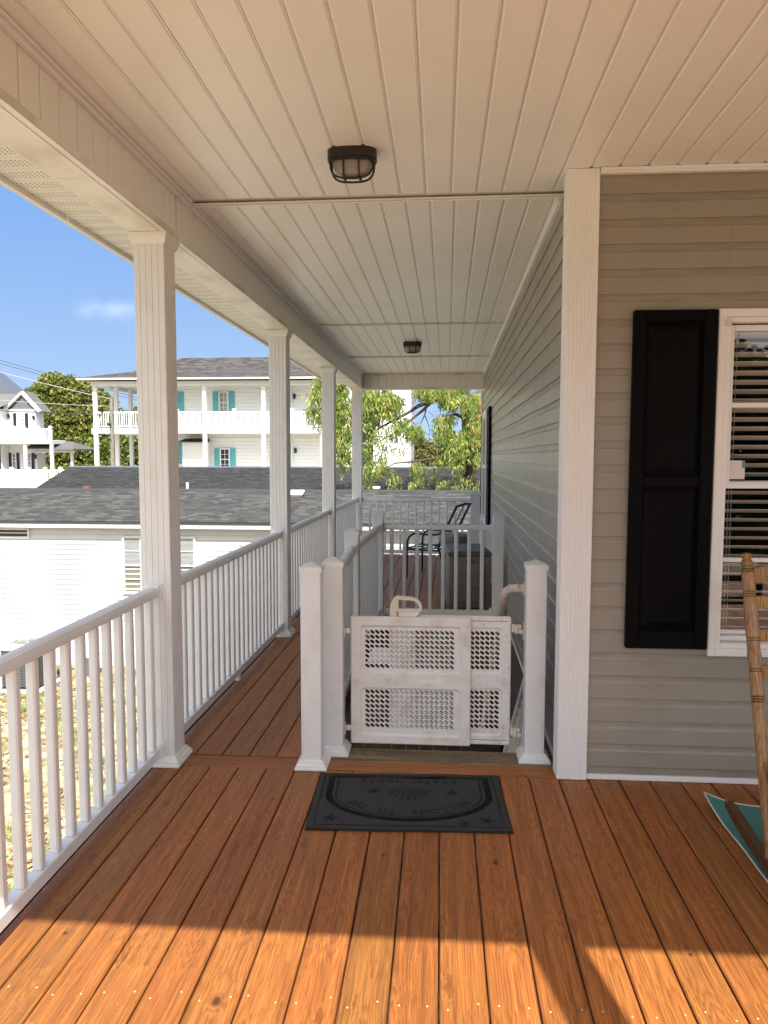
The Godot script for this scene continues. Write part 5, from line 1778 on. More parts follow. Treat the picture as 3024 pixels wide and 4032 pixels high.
	part(t, "base", boxat(at + Vector3(-0.37, 0.071, -0.37), at + Vector3(0.37, 0.10, 0.37), 0.01), M.far_black)
	part(t, "coil_cage", boxat(at + Vector3(-0.372, 0.10, -0.372), at + Vector3(0.372, 0.86, 0.372), 0.02), M.ac_wire)
	for sx in [-1, 1]:
		for sz in [-1, 1]:
			part(t, "corner_post", boxat(at + Vector3(sx * 0.375 - 0.02, 0.10, sz * 0.375 - 0.02), at + Vector3(sx * 0.375 + 0.02, 0.87, sz * 0.375 + 0.02), 0.008), M.ac_body)
	b = MB.new()
	square_rings(b, [Vector2(0.395, 0.862), Vector2(0.395, 0.925), Vector2(0.375, 0.945), Vector2(0.27, 0.975), Vector2(0.27, 0.94), Vector2(0, 0.94)], at)
	part(t, "top_cover", b.mesh(), M.ac_body)
	b = MB.new()
	b.lathe([Vector2(0.255, 0.945), Vector2(0.05, 0.95), Vector2(0, 0.95)], 24, Transform3D(Basis(), at))
	part(t, "fan", b.mesh(), M.far_black)
	for i in 9:
		var rr := 0.30 - 0.032 * i
		var pts := []
		var rs := []
		for j in 29:
			var a := TAU * j / 28.0
			pts.append(at + Vector3(rr * cos(a), 0.965 + 0.085 * (1.0 - pow(rr / 0.30, 2.0)), rr * sin(a)))
			rs.append(0.0045)
		b = MB.new()
		b.tube(pts, rs, 4)
		part(t, "grille_ring", b.mesh(), M.ac_body)
	for i in 6:
		var a := TAU * i / 6.0
		b = MB.new()
		b.tube([at + Vector3(0.30 * cos(a), 0.965, 0.30 * sin(a)), at + Vector3(0.18 * cos(a), 1.02, 0.18 * sin(a)), at + Vector3(0, 1.052, 0)], [0.007, 0.007, 0.007], 5)
		part(t, "grille_spoke", b.mesh(), M.ac_body)
	var m := thing("meter_box", "dark utility box on the ground against the white skirting", "box", Vector3(-7.62, GROUND, -15.6))
	part(m, "case", boxat(Vector3(-7.78, GROUND, -15.75), Vector3(-7.46, GROUND + 0.42, -15.45), 0.015), M.far_grey)
	part(m, "lid", boxat(Vector3(-7.80, GROUND + 0.42, -15.77), Vector3(-7.44, GROUND + 0.47, -15.43), 0.012), M.concrete)

func shingle_roof_on(h: Node3D, x0: float, x1: float, ridge: Vector2, eave: Vector2, tone: float, singly: Rect2) -> void:
	shingle_roof(h, x0, x1, ridge, eave, tone, singly)

func dark_house() -> void:
	var h := thing("dark_roof_house", "house with a plain charcoal shingle gable roof behind the mobile home", "house", Vector3(-3, GROUND, -30))
	part(h, "wall", boxat(Vector3(-14.9, GROUND, -34.0), Vector3(8.7, -0.25, -26.0)), M.nwhite)
	shingle_roof(h, -15.25, 9.0, Vector2(0.945, -30.0), Vector2(-0.30, -25.6), 0.46, Rect2(0, 0, 0, 0))
	shingle_roof(h, -15.25, 9.0, Vector2(0.945, -30.0), Vector2(-0.30, -34.4), 0.46, Rect2(0, 0, 0, 0))
	ridge_caps(h, -15.25, 9.0, 0.965, -30.0, M.far_grey)
	for e in [-14.9, 8.7]:
		var b := MB.new()
		b.extrude(PackedVector2Array([Vector2(-34.0, -0.26), Vector2(-26.0, -0.26), Vector2(-30.0, 0.90)]), -0.01, 0.01, Transform3D(Basis(Vector3(0, 0, 1), Vector3.UP, Vector3(-1, 0, 0)), Vector3(e, 0, 0)))
		part(h, "gable", b.mesh(), M.nwhite)
	var p := MB.new()
	p.lathe([Vector2(0.05, 0.0), Vector2(0.05, 0.44), Vector2(0, 0.44)], 10, Transform3D(Basis(), Vector3(-9.26, 0, -27.0)))
	part(h, "vent_pipe", p.mesh(), M.far_white)

# rounded log-style board facing +z
func log_board(l: float, p: float) -> ArrayMesh:
	var b := MB.new()
	b.extrude(PackedVector2Array([Vector2(0, 0), Vector2(0, p), Vector2(-0.018, p), Vector2(-0.034, p * 0.7), Vector2(-0.038, p * 0.4), Vector2(-0.034, p * 0.12), Vector2(-0.018, 0.0)]), 0, l, Transform3D(Basis(Vector3(0, 0, -1), Vector3.UP, Vector3(1, 0, 0)), Vector3.ZERO))
	return b.mesh()

func far_rail(o: Node3D, a: Vector3, c: Vector3, pitch: float, tall: float, wide: float, m: Material) -> void:
	var l := a.distance_to(c)
	var f := along(a, c)
	var b := MB.new()
	b.cbox(Vector3(-0.04, tall - 0.09, 0), Vector3(0.04, tall, l), 0.01, f)
	part(o, "top_rail", b.mesh(), m)
	b = MB.new()
	b.cbox(Vector3(-0.035, 0.06, 0), Vector3(0.035, 0.14, l), 0.01, f)
	part(o, "bottom_rail", b.mesh(), m)
	var bal := boxm(Vector3(wide, tall - 0.23, wide))
	var z := pitch * 0.6
	while z < l - 0.04:
		part(o, "baluster", bal, m, f * Vector3(0, 0.14 + (tall - 0.23) / 2, z), f.basis)
		z += pitch

func newel(o: Node3D, at: Vector3, tall: float, w: float, m: Material) -> void:
	var b := MB.new()
	square_rings(b, [Vector2(w, 0.0), Vector2(w, tall), Vector2(w * 1.25, tall + 0.01), Vector2(w * 1.25, tall + 0.06), Vector2(w * 0.8, tall + 0.10), Vector2(0, tall + 0.13)], at)
	part(o, "newel", b.mesh(), m)

func teal_shutter(o: Node3D, x0: float, x1: float, y0: float, y1: float, z: float, m: Material) -> void:
	var b := MB.new()
	b.box(Vector3(x0, y0, z), Vector3(x1, y1, z + 0.03))
	ring_boards(b, x0, x1, y0, y1, 0.06, z + 0.03, z + 0.05, 0.005)
	b.cbox(Vector3(x0 + 0.06, (y0 + y1) / 2 - 0.05, z + 0.03), Vector3(x1 - 0.06, (y0 + y1) / 2 + 0.05, z + 0.048), 0.005)
	part(o, "shutter", b.mesh(), m)

func sash_window(o: Node3D, x0: float, x1: float, y0: float, y1: float, z: float, dark: bool) -> void:
	var b := MB.new()
	ring_boards(b, x0, x1, y0, y1, 0.08, z, z + 0.07, 0.006)
	var ym := (y0 + y1) / 2
	var xm := (x0 + x1) / 2
	b.cbox(Vector3(x0 + 0.08, ym - 0.03, z + 0.01), Vector3(x1 - 0.08, ym + 0.03, z + 0.06), 0.005)
	b.cbox(Vector3(xm - 0.015, y0 + 0.08, z + 0.02), Vector3(xm + 0.015, ym - 0.03, z + 0.05), 0.003)
	b.cbox(Vector3(xm - 0.015, ym + 0.03, z + 0.02), Vector3(xm + 0.015, y1 - 0.08, z + 0.05), 0.003)
	for yy in [(y0 + 0.08 + ym) / 2, (ym + y1 - 0.08) / 2]:
		b.cbox(Vector3(x0 + 0.08, yy - 0.012, z + 0.02), Vector3(x1 - 0.08, yy + 0.012, z + 0.049), 0.003)
	var w := part(o, "window", b.mesh(), M.far_white)
	sub(w, "pane", boxat(Vector3(x0 + 0.08, y0 + 0.08, z + 0.022), Vector3(x1 - 0.08, y1 - 0.08, z + 0.030)), M.pane_dark if dark else M.pane)
	if not dark:
		sub(w, "curtain", boxat(Vector3(x0 + 0.09, y0 + 0.08, z + 0.004), Vector3(x1 - 0.09, y1 - 0.08, z + 0.008)), M.blind_far)

func sconce(o: Node3D, at: Vector3) -> void:
	var b := MB.new()
	b.lathe([Vector2(0.0, 0.18), Vector2(0.05, 0.14), Vector2(0.10, 0.08), Vector2(0.085, -0.14), Vector2(0.04, -0.19), Vector2(0, -0.20)], 10, Transform3D(Basis(), at + Vector3(0, 0, 0.14)))
	b.cbox(Vector3(-0.03, 0.02, 0.0), Vector3(0.03, 0.10, 0.10), 0.01, Transform3D(Basis(), at))
	part(o, "wall_lamp", b.mesh(), M.far_black)

func teal_building() -> void:
	var h := thing("balcony_building", "white two-storey building with teal shutters, balconies and a dark roof", "building", Vector3(-14, GROUND, -50))
	var zf := -46.0
	var zw := -48.0
	var xl := -21.8
	var xr := -7.0
	var wl := -19.4     # the wall stops short of the porch's left end
	part(h, "wall", boxat(Vector3(wl, GROUND, -55.0), Vector3(xr, 6.0, zw - 0.06)), M.log_siding)
	var me := log_board(xr - wl, 0.225)
	var y := -0.2
	while y < 5.85:
		if y < 2.5 or y > 2.95: part(h, "siding_board", me, M.log_siding, Vector3(wl, y, zw - 0.055))
		y += 0.225
	part(h, "upper_floor", boxat(Vector3(xl, 2.69, zw - 0.05), Vector3(xr, 3.02, zf + 0.12), 0.02), M.far_white)
	part(h, "upper_floor", boxat(Vector3(xl, 2.69, -53.0), Vector3(wl - 0.01, 3.02, zw - 0.055), 0.02), M.far_white)
	part(h, "lower_floor", boxat(Vector3(xl, -0.5, -53.0), Vector3(xr, -0.2, zf + 0.12), 0.02), M.far_white)
	part(h, "eave_beam", boxat(Vector3(xl, 5.63, zf - 0.12), Vector3(xr, 5.93, zf + 0.12), 0.02), M.far_white)
	part(h, "eave_beam", boxat(Vector3(xl, 5.63, -53.0), Vector3(xl + 0.24, 5.93, zf - 0.13), 0.02), M.far_white)
	part(h, "porch_ceiling", boxat(Vector3(xl + 0.25, 5.86, -53.0), Vector3(xr, 5.92, zf - 0.13)), M.log_siding)
	part(h, "gutter", boxat(Vector3(-22.45, 5.95, -45.42), Vector3(xr + 0.4, 6.07, -45.30), 0.02), M.far_white)
	# columns on both storeys
	for x in [-21.56, -18.25, -14.59, -10.885, -7.26]:
		part(h, "column", boxat(Vector3(x - 0.12, 3.022, zf - 0.12), Vector3(x + 0.12, 5.628, zf + 0.11), 0.015), M.far_white)
		part(h, "column", boxat(Vector3(x - 0.12, -0.198, zf - 0.12), Vector3(x + 0.12, 2.688, zf + 0.11), 0.015), M.far_white)
	for x in [-21.56]:
		for z in [-48.3, -50.6]:
			part(h, "column", boxat(Vector3(x + 0.21, 3.022, z - 0.12), Vector3(x + 0.45, 5.86, z + 0.11), 0.015), M.far_white)
			part(h, "column", boxat(Vector3(x + 0.21, -0.198, z - 0.12), Vector3(x + 0.45, 2.688, z + 0.11), 0.015), M.far_white)
	# balcony railing between columns and newels
	var stops := [-21.44, -18.37, -18.13, -16.42, -16.30, -14.71, -14.47, -12.82, -12.62, -11.0, -10.77, -9.2, -9.0, -7.38]
	for i in range(0, stops.size(), 2):
		far_rail(h, Vector3(stops[i], 3.022, zf), Vector3(stops[i + 1], 3.022, zf), 0.148, 1.02, 0.055, M.far_white)
	for x in [-16.36, -12.72, -9.1]:
		newel(h, Vector3(x, 3.022, zf), 1.08, 0.10, M.far_white)
	# roof in two pitches, hipped at the left end
	var b := MB.new()
	b.use_color = true
	b.col = Color(0.075, 0.07, 0.068)
	var e := [Vector3(-22.45, 6.05, -45.35), Vector3(xr + 0.4, 6.05, -45.35), Vector3(xr + 0.4, 6.05, -56.6), Vector3(-22.45, 6.05, -56.6)]
	var m := [Vector3(-20.2, 6.70, -48.2), Vector3(xr + 0.4, 6.70, -48.2), Vector3(xr + 0.4, 6.70, -53.8), Vector3(-20.2, 6.70, -53.8)]
	var r0 := Vector3(-17.5, 7.97, -51.0)
	var r1 := Vector3(xr + 0.4, 7.97, -51.0)
	b.quad(e[0], e[1], m[1], m[0]); b.quad(e[2], e[3], m[3], m[2]); b.quad(e[3], e[0], m[0], m[3])
	b.col = Color(0.16, 0.15, 0.142)
	b.quad(m[0], m[1], r1, r0); b.quad(m[2], m[3], r0, r1); b.tri(m[3], m[0], r0)
	b.quad(e[1], e[2], m[2], m[1]); b.tri(m[1], m[2], r1)
	b.quad(e[3], e[2], e[1], e[0])
	part(h, "roof", b.mesh(), M.far_roof)
	# shingle courses as fine steps on the front slopes
	for q in [[m[0], m[1], r0, r1, 15], [e[0], e[1], m[0], m[1], 12]]:
		var cb := MB.new()
		cb.use_color = true
		for i in int(q[4]):
			var k: float = (i + 0.2) / q[4]
			var a: Vector3 = q[0].lerp(q[2], k)
			var c: Vector3 = q[1].lerp(q[3], k)
			var x: float = a.x
			while x < c.x:
				var w := rng.randf_range(0.25, 0.6)
				var g := rng.randf_range(0.6, 1.25) * (0.17 if q[4] == 15 else 0.09)
				cb.col = Color(g, g * 0.93, g * 0.90)
				cb.box(Vector3(x, a.y, a.z), Vector3(minf(x + w, c.x), a.y + 0.035, a.z + 0.09))
				x += w
		part(h, "roof_shingles", cb.mesh(), M.far_roof).set_meta("kind", "stuff")
	# windows, shutters, doors, lamps
	sash_window(h, -14.29, -13.63, 4.02, 5.42, zw, false)
	teal_shutter(h, -14.67, -14.31, 4.02, 5.42, zw, M.teal)
	teal_shutter(h, -13.61, -13.25, 4.02, 5.42, zw, M.teal)
	sash_window(h, -14.27, -13.60, 0.35, 1.79, zw, true)
	teal_shutter(h, -14.63, -14.29, 0.35, 1.79, zw, M.teal)
	teal_shutter(h, -13.58, -13.24, 0.35, 1.79, zw, M.teal)
	for yy in [3.05, -0.18]:
		teal_shutter(h, -16.95, -16.59, yy + 0.95, yy + 2.36, zw, M.teal)
		sash_window(h, -17.66, -16.97, yy + 0.95, yy + 2.36, zw, true)
		b = MB.new()
		b.box(Vector3(-10.62, yy, zw), Vector3(-9.60, yy + 2.35, zw + 0.04))
		var dr := part(h, "door", b.mesh(), M.teal)
		var fb := MB.new()
		ring_boards(fb, -10.74, -9.48, yy - 0.1, yy + 2.47, 0.12, zw, zw + 0.07, 0.01)
		sub(dr, "frame", fb.mesh(), M.far_white)
	sconce(h, Vector3(-9.33, 5.10, zw))
	sconce(h, Vector3(-9.29, 1.66, zw))
	part(h, "bump_out", boxat(Vector3(-16.5, -0.195, zw + 0.01), Vector3(-14.9, 2.18, zw + 0.75), 0.02), M.log_siding)
	b = MB.new()
	b.use_color = true
	b.col = Color(0.02, 0.02, 0.02)
	b.quad(Vector3(-16.75, 2.20, zw + 0.95), Vector3(-14.70, 2.20, zw + 0.95), Vector3(-14.95, 2.42, zw), Vector3(-16.5, 2.42, zw))
	b.quad(Vector3(-16.5, 2.19, zw), Vector3(-14.95, 2.19, zw), Vector3(-14.70, 2.19, zw + 0.95), Vector3(-16.75, 2.19, zw + 0.95))
	part(h, "bump_out_roof", b.mesh(), M.far_roof)
	# palm in a pot on the lower porch
	var p := thing("potted_palm", "small dark potted palm on the lower porch of the teal-shuttered building", "plant", Vector3(-16.75, -0.198, -46.6))
	b = MB.new()
	b.lathe([Vector2(0.0, -0.198), Vector2(0.16, -0.198), Vector2(0.22, 0.25), Vector2(0.18, 0.25)], 12, Transform3D(Basis(), Vector3(-16.75, 0, -46.6)))
	part(p, "pot", b.mesh(), M.far_black)
	for i in 11:
		var a := TAU * i / 11.0
		var dir := Vector3(cos(a), 0, sin(a))
		var s := Vector3(-dir.z, 0, dir.x) * 0.05
		var o := Vector3(-16.75, 0.25, -46.6)
		b = MB.new()
		b.use_color = true
		b.col = Color(0.03, 0.06, 0.025)
		var m1 := o + dir * 0.25 + Vector3(0, rng.randf_range(0.7, 0.95), 0)
		var t1 := o + dir * 0.6 + Vector3(0, rng.randf_range(0.45, 0.8), 0)
		b.quad(o - s * 0.3, o + s * 0.3, m1 + s, m1 - s)
		b.tri(m1 - s, m1 + s, t1)
		part(p, "frond", b.mesh(), M.leaf)

func left_house() -> void:
	var h := thing("black_shutter_house", "white house with black shutters, a grey gable and stacked white balconies", "house", Vector3(-31, GROUND, -57))
	var zg := -55.0
	var zr := -53.0
	part(h, "wall", boxat(Vector3(-32.67, GROUND, -56.2), Vector3(-30.46, 4.62, zg - 0.03)), M.far_white)
	part(h, "wall", boxat(Vector3(-42.0, GROUND, -60.0), Vector3(-32.68, 4.70, zg + 0.9)), M.far_white)
	var me := lap_board(2.21, 0.16, 0.03)
	var y := -0.4
	while y < 4.55:
		part(h, "siding_board", me, M.far_white, Vector3(-32.67, y, zg - 0.03))
		y += 0.16
	me = lap_board(6.0, 0.16, 0.03)
	y = -0.4
	while y < 4.6:
		part(h, "siding_board", me, M.far_white, Vector3(-38.7, y, zg + 0.90))
		y += 0.16
	# gable front
	var b := MB.new()
	b.extrude(PackedVector2Array([Vector2(-32.45, 4.72), Vector2(-30.55, 4.72), Vector2(-31.40, 5.72)]), zg - 0.02, zg + 0.03)
	part(h, "gable_panel", b.mesh(), M.far_grey)
	for k in [[Vector2(-32.80, 4.72), Vector2(-31.38, 6.0)], [Vector2(-31.38, 6.0), Vector2(-30.02, 4.56)]]:
		var d: Vector2 = (k[1] - k[0]).normalized().orthogonal() * 0.10
		b = MB.new()
		var pr := PackedVector2Array([k[0] - d, k[1] - d, k[1] + d, k[0] + d])
		if Geometry2D.is_polygon_clockwise(pr): pr.reverse()
		b.extrude(pr, zg + 0.04, zg + 0.30)
		part(h, "rake_board", b.mesh(), M.far_white)
	part(h, "frieze", boxat(Vector3(-32.66, 4.58, zg + 0.0), Vector3(-30.47, 4.74, zg + 0.06), 0.01), M.far_white)
	b = MB.new()
	b.use_color = true
	b.col = Color(0.13, 0.122, 0.115)
	b.quad(Vector3(-32.90, 4.75, zg + 0.35), Vector3(-31.38, 6.10, zg + 0.35), Vector3(-31.38, 6.10, -56.5), Vector3(-32.90, 4.75, -56.5))
	b.quad(Vector3(-31.38, 6.10, zg + 0.35), Vector3(-29.95, 4.58, zg + 0.35), Vector3(-29.95, 4.58, -56.5), Vector3(-31.38, 6.10, -56.5))
	b.quad(Vector3(-42, 4.80, zg + 1.2), Vector3(-32.55, 4.80, zg + 1.2), Vector3(-31.9, 6.05, zg - 2.2), Vector3(-42, 6.05, zg - 2.2))
	b.quad(Vector3(-42, 6.05, zg - 2.2), Vector3(-31.9, 6.05, zg - 2.2), Vector3(-34.5, 4.7, zg - 5), Vector3(-42, 4.7, zg - 7))
	part(h, "roof", b.mesh(), M.far_roof)
	b = MB.new()
	b.extrude(PackedVector2Array([Vector2(-38.4, 5.9), Vector2(-33.35, 5.9), Vector2(-35.9, 8.0)]), -60.0, -57.6)
	part(h, "dormer_gable", b.mesh(), M.far_grey)
	b = MB.new()
	b.tube([Vector3(-33.00, 4.80, zg + 1.15), Vector3(-32.85, 4.60, zg + 1.05), Vector3(-32.80, 4.2, zg + 0.98), Vector3(-32.80, -0.5, zg + 0.98)], [0.06, 0.06, 0.06, 0.06], 6)
	part(h, "downpipe", b.mesh(), M.far_black)
	# upper and lower windows
	sash_window(h, -31.93, -31.62, 3.20, 4.38, zg, false)
	sash_window(h, -31.60, -31.28, 3.20, 4.38, zg, true)
	teal_shutter(h, -32.20, -31.95, 3.20, 4.45, zg, M.far_black)
	teal_shutter(h, -31.27, -31.04, 3.20, 4.45, zg, M.far_black)
	for x in [-32.42, -31.24]:
		sash_window(h, x, x + 0.36, 0.2, 1.46, zg, true)
		teal_shutter(h, x - 0.22, x - 0.01, 0.2, 1.46, zg, M.far_black)
		teal_shutter(h, x + 0.37, x + 0.58, 0.2, 1.46, zg, M.far_black)
	sconce(h, Vector3(-32.5, 4.25, zg))
	sconce(h, Vector3(-30.55, 4.12, zg))
	sconce(h, Vector3(-30.50, 1.2, zg))
	# balcony and lower deck
	part(h, "balcony_floor", boxat(Vector3(-42, 2.10, zg), Vector3(-28.15, 2.38, zr + 0.1), 0.02), M.far_white)
	part(h, "lower_deck", boxat(Vector3(-42, -1.1, zg), Vector3(-26.4, -0.66, zr + 0.1), 0.02), M.far_white)
	var up := [-34.0, -32.2, -30.92, -30.29, -29.23, -28.26]
	for i in up.size():
		newel(h, Vector3(up[i], 2.382, zr), 0.90, 0.10, M.far_white)
		if i > 0: far_rail(h, Vector3(up[i - 1] + 0.1, 2.382, zr), Vector3(up[i] - 0.1, 2.382, zr), 0.125, 0.86, 0.05, M.far_white)
	var lo := [-33.8, -32.5, -31.3, -29.99, -28.76, -27.58, -26.5]
	for i in lo.size():
		newel(h, Vector3(lo[i], -0.658, zr), 0.97, 0.10, M.far_white)
		if i > 0: far_rail(h, Vector3(lo[i - 1] + 0.1, -0.658, zr), Vector3(lo[i] - 0.1, -0.658, zr), 0.125, 0.90, 0.05, M.far_white)
	for x in [-30.24, -28.25]:
		part(h, "column", boxat(Vector3(x - 0.11, -0.658, zr - 0.2), Vector3(x + 0.11, 2.098, zr + 0.02), 0.015), M.far_white)
	part(h, "column", boxat(Vector3(-27.30, -0.658, zr - 1.1), Vector3(-27.12, 1.56, zr - 0.92), 0.015), M.far_white)
	part(h, "deck_skirt", boxat(Vector3(-42, GROUND, zr - 0.05), Vector3(-26.45, -1.102, zr + 0.05)), M.skirt)
	# low porch roof at the right
	b = MB.new()
	b.use_color = true
	b.col = Color(0.11, 0.105, 0.10)
	b.quad(Vector3(-30.4, 1.75, zr - 0.2), Vector3(-26.7, 1.75, zr - 0.2), Vector3(-27.6, 2.30, zr - 2.0), Vector3(-30.4, 2.42, zr - 2.0))
	b.tri(Vector3(-26.7, 1.75, zr - 0.2), Vector3(-26.7, 1.75, zr - 4.0), Vector3(-27.6, 2.30, zr - 2.0))
	b.box(Vector3(-30.4, 1.66, zr - 4.0), Vector3(-26.7, 1.74, zr - 0.2))
	part(h, "porch_roof", b.mesh(), M.far_roof)
	part(h, "porch_beam", boxat(Vector3(-30.4, 1.48, zr - 1.1), Vector3(-27.0, 1.655, zr - 0.9), 0.01), M.far_white)
	# small domed awning over the door
	b = MB.new()
	var prev := []
	for i in 9:
		var a := PI / 2 * i / 8.0
		var cur := [Vector3(-34.3, 1.45 + 0.75 * sin(a), zg + 0.95 + 0.9 * cos(a)), Vector3(-33.0 - 0.35 * (1 - cos(a)), 1.45 + 0.75 * sin(a), zg + 0.95 + 0.9 * cos(a))]
		if i > 0: b.quad(prev[0], prev[1], cur[1], cur[0])
		prev = cur
	part(h, "awning", b.mesh(), M.far_black)

func far_right() -> void:
	var h := thing("white_gable_house", "tall plain white clapboard house seen through the leaves", "house", Vector3(-4, GROUND, -53))
	part(h, "wall", boxat(Vector3(-6.4, GROUND, -57), Vector3(-2.0, 6.6, -50.03)), M.far_white)
	var me := lap_board(4.4, 0.22, 0.035)
	var y := 0.0
	while y < 6.5:
		part(h, "siding_board", me, M.far_white, Vector3(-6.4, y, -50.03))
		y += 0.22
	part(h, "corner_board", boxat(Vector3(-2.12, GROUND, -50.03), Vector3(-1.97, 6.6, -49.97), 0.01), M.far_white)
	sash_window(h, -5.35, -4.40, 0.3, 2.78, -50.0, true)
	var b := MB.new()
	b.use_color = true
	b.col = Color(0.12, 0.11, 0.105)
	b.extrude(PackedVector2Array([Vector2(-6.8, 6.6), Vector2(-1.6, 6.6), Vector2(-4.2, 8.6)]), -57.2, -49.8)
	part(h, "roof", b.mesh(), M.far_roof)
	var r := thing("coral_house", "coral orange clapboard house with white trim behind the tree", "house", Vector3(4.5, GROUND, -53))
	part(r, "wall", boxat(Vector3(2.1, GROUND, -57), Vector3(8.0, 5.2, -50.03)), M.coral)
	me = lap_board(5.9, 0.20, 0.03)
	y = 0.0
	while y < 5.1:
		part(r, "siding_board", me, M.coral, Vector3(2.1, y, -50.03))
		y += 0.20
	part(r, "corner_board", boxat(Vector3(1.93, GROUND, -50.05), Vector3(2.10, 5.2, -49.96), 0.01), M.far_white)
	b = MB.new()
	b.use_color = true
	b.col = Color(0.10, 0.10, 0.10)
	b.extrude(PackedVector2Array([Vector2(1.7, 5.2), Vector2(8.4, 5.2), Vector2(5.0, 7.2)]), -57.2, -49.8)
	part(r, "roof", b.mesh(), M.far_roof)

# ------------------------------------------------------------------ trees
func leaf_cluster(count: int, spread: float, long: float, wide: float, droop: float, sd: int) -> ArrayMesh:
	var r := RandomNumberGenerator.new()
	r.seed = sd
	var b := MB.new()
	b.use_color = true
	for i in count:
		var o := Vector3(r.randf_range(-1, 1), r.randf_range(-1, 1), r.randf_range(-1, 1))
		if o.length() > 1.0: o = o.normalized() * r.randf()
		o *= spread
		var dir := Vector3(r.randf_range(-1, 1), r.randf_range(-1, 1) * (1.0 - droop) - droop * 1.6, r.randf_range(-1, 1)).normalized()
		var s := dir.cross(Vector3(r.randf_range(-1, 1), r.randf_range(-0.3, 0.3), r.randf_range(-1, 1))).normalized() * wide * r.randf_range(0.7, 1.2)
		var l := long * r.randf_range(0.7, 1.25)
		var k := r.randf_range(0.75, 1.25)
		b.col = Color(k, k, k)
		var mid := o + dir * l * 0.45
		var tip := o + dir * l + Vector3(0, -l * 0.12, 0)
		b.tri(o, mid + s, mid - s)
		b.tri(mid - s, mid + s, tip)
	return b.mesh()

func crown(t: Node3D, cl: Mesh, blobs: Array, cols: Array, smin: float, smax: float, shell: float) -> void:
	var at := []
	for q in blobs:
		for i in int(q[6]):
			var p := Vector3(rng.randfn(), rng.randfn(), rng.randfn()).normalized()
			p *= lerpf(pow(rng.randf(), 0.45), 1.0, shell * rng.randf())
			at.append(Vector3(q[0] + p.x * q[3], q[1] + p.y * q[4], q[2] + p.z * q[5]))
	# every cluster is turned, sized and tinted, then joined into one crown
	var src := cl.surface_get_arrays(0)
	var sv: PackedVector3Array = src[Mesh.ARRAY_VERTEX]
	var sn: PackedVector3Array = src[Mesh.ARRAY_NORMAL]
	var sc: PackedColorArray = src[Mesh.ARRAY_COLOR]
	var k := sv.size()
	var b := MB.new()
	b.use_color = true
	b.v.resize(k * at.size()); b.n.resize(k * at.size()); b.u.resize(k * at.size()); b.c.resize(k * at.size())
	for i in at.size():
		var turn := Basis(Vector3.UP, rng.randf() * TAU)
		var s := rng.randf_range(smin, smax)
		var c: Color = cols[rng.randi() % cols.size()] * rng.randf_range(0.75, 1.25)
		var o := i * k
		var p: Vector3 = at[i]
		for j in k:
			b.v[o + j] = p + turn * sv[j] * s
			b.n[o + j] = turn * sn[j]
			b.c[o + j] = Color(c.r * sc[j].r, c.g * sc[j].g, c.b * sc[j].b)
	part(t, "crown", b.mesh(), M.leaf)

func limb(b: MB, pts: Array, r0: float, r1: float) -> void:
	var rs := []
	for i in pts.size(): rs.append(lerpf(r0, r1, float(i) / (pts.size() - 1)))
	b.tube(pts, rs, 7)

# a rounded broadleaf tree: trunk with limbs reaching into clumps of foliage
func broadleaf(label: String, at: Vector3, clumps: Array, cols: Array, cl: Mesh, r0: float, smin := 0.8, smax := 1.3) -> void:
	var t := thing("broadleaf_tree", label, "tree", at, "")
	var b := MB.new()
	var top := 0.0
	for q in clumps: top = maxf(top, q[1])
	var fork := at + Vector3(0, (top - at.y) * 0.42, 0)
	limb(b, [at, at + Vector3(0.1, (fork.y - at.y) * 0.5, 0), fork], r0, r0 * 0.7)
	for q in clumps:
		var e := Vector3(q[0], q[1], q[2])
		limb(b, [fork, fork.lerp(e, 0.5) + Vector3(rng.randf_range(-0.4, 0.4), rng.randf_range(-0.2, 0.6), rng.randf_range(-0.4, 0.4)), e], r0 * 0.45, r0 * 0.08)
		for i in 3:
			var d: Vector3 = Vector3(rng.randf_range(-1, 1), rng.randf_range(-0.4, 1), rng.randf_range(-1, 1)) * float(q[3]) * 0.8
			limb(b, [e.lerp(fork, 0.25), e + d], r0 * 0.14, r0 * 0.03)
	part(t, "trunk", b.mesh(), M.bark)
	crown(t, cl, clumps, cols, smin, smax, 0.5)

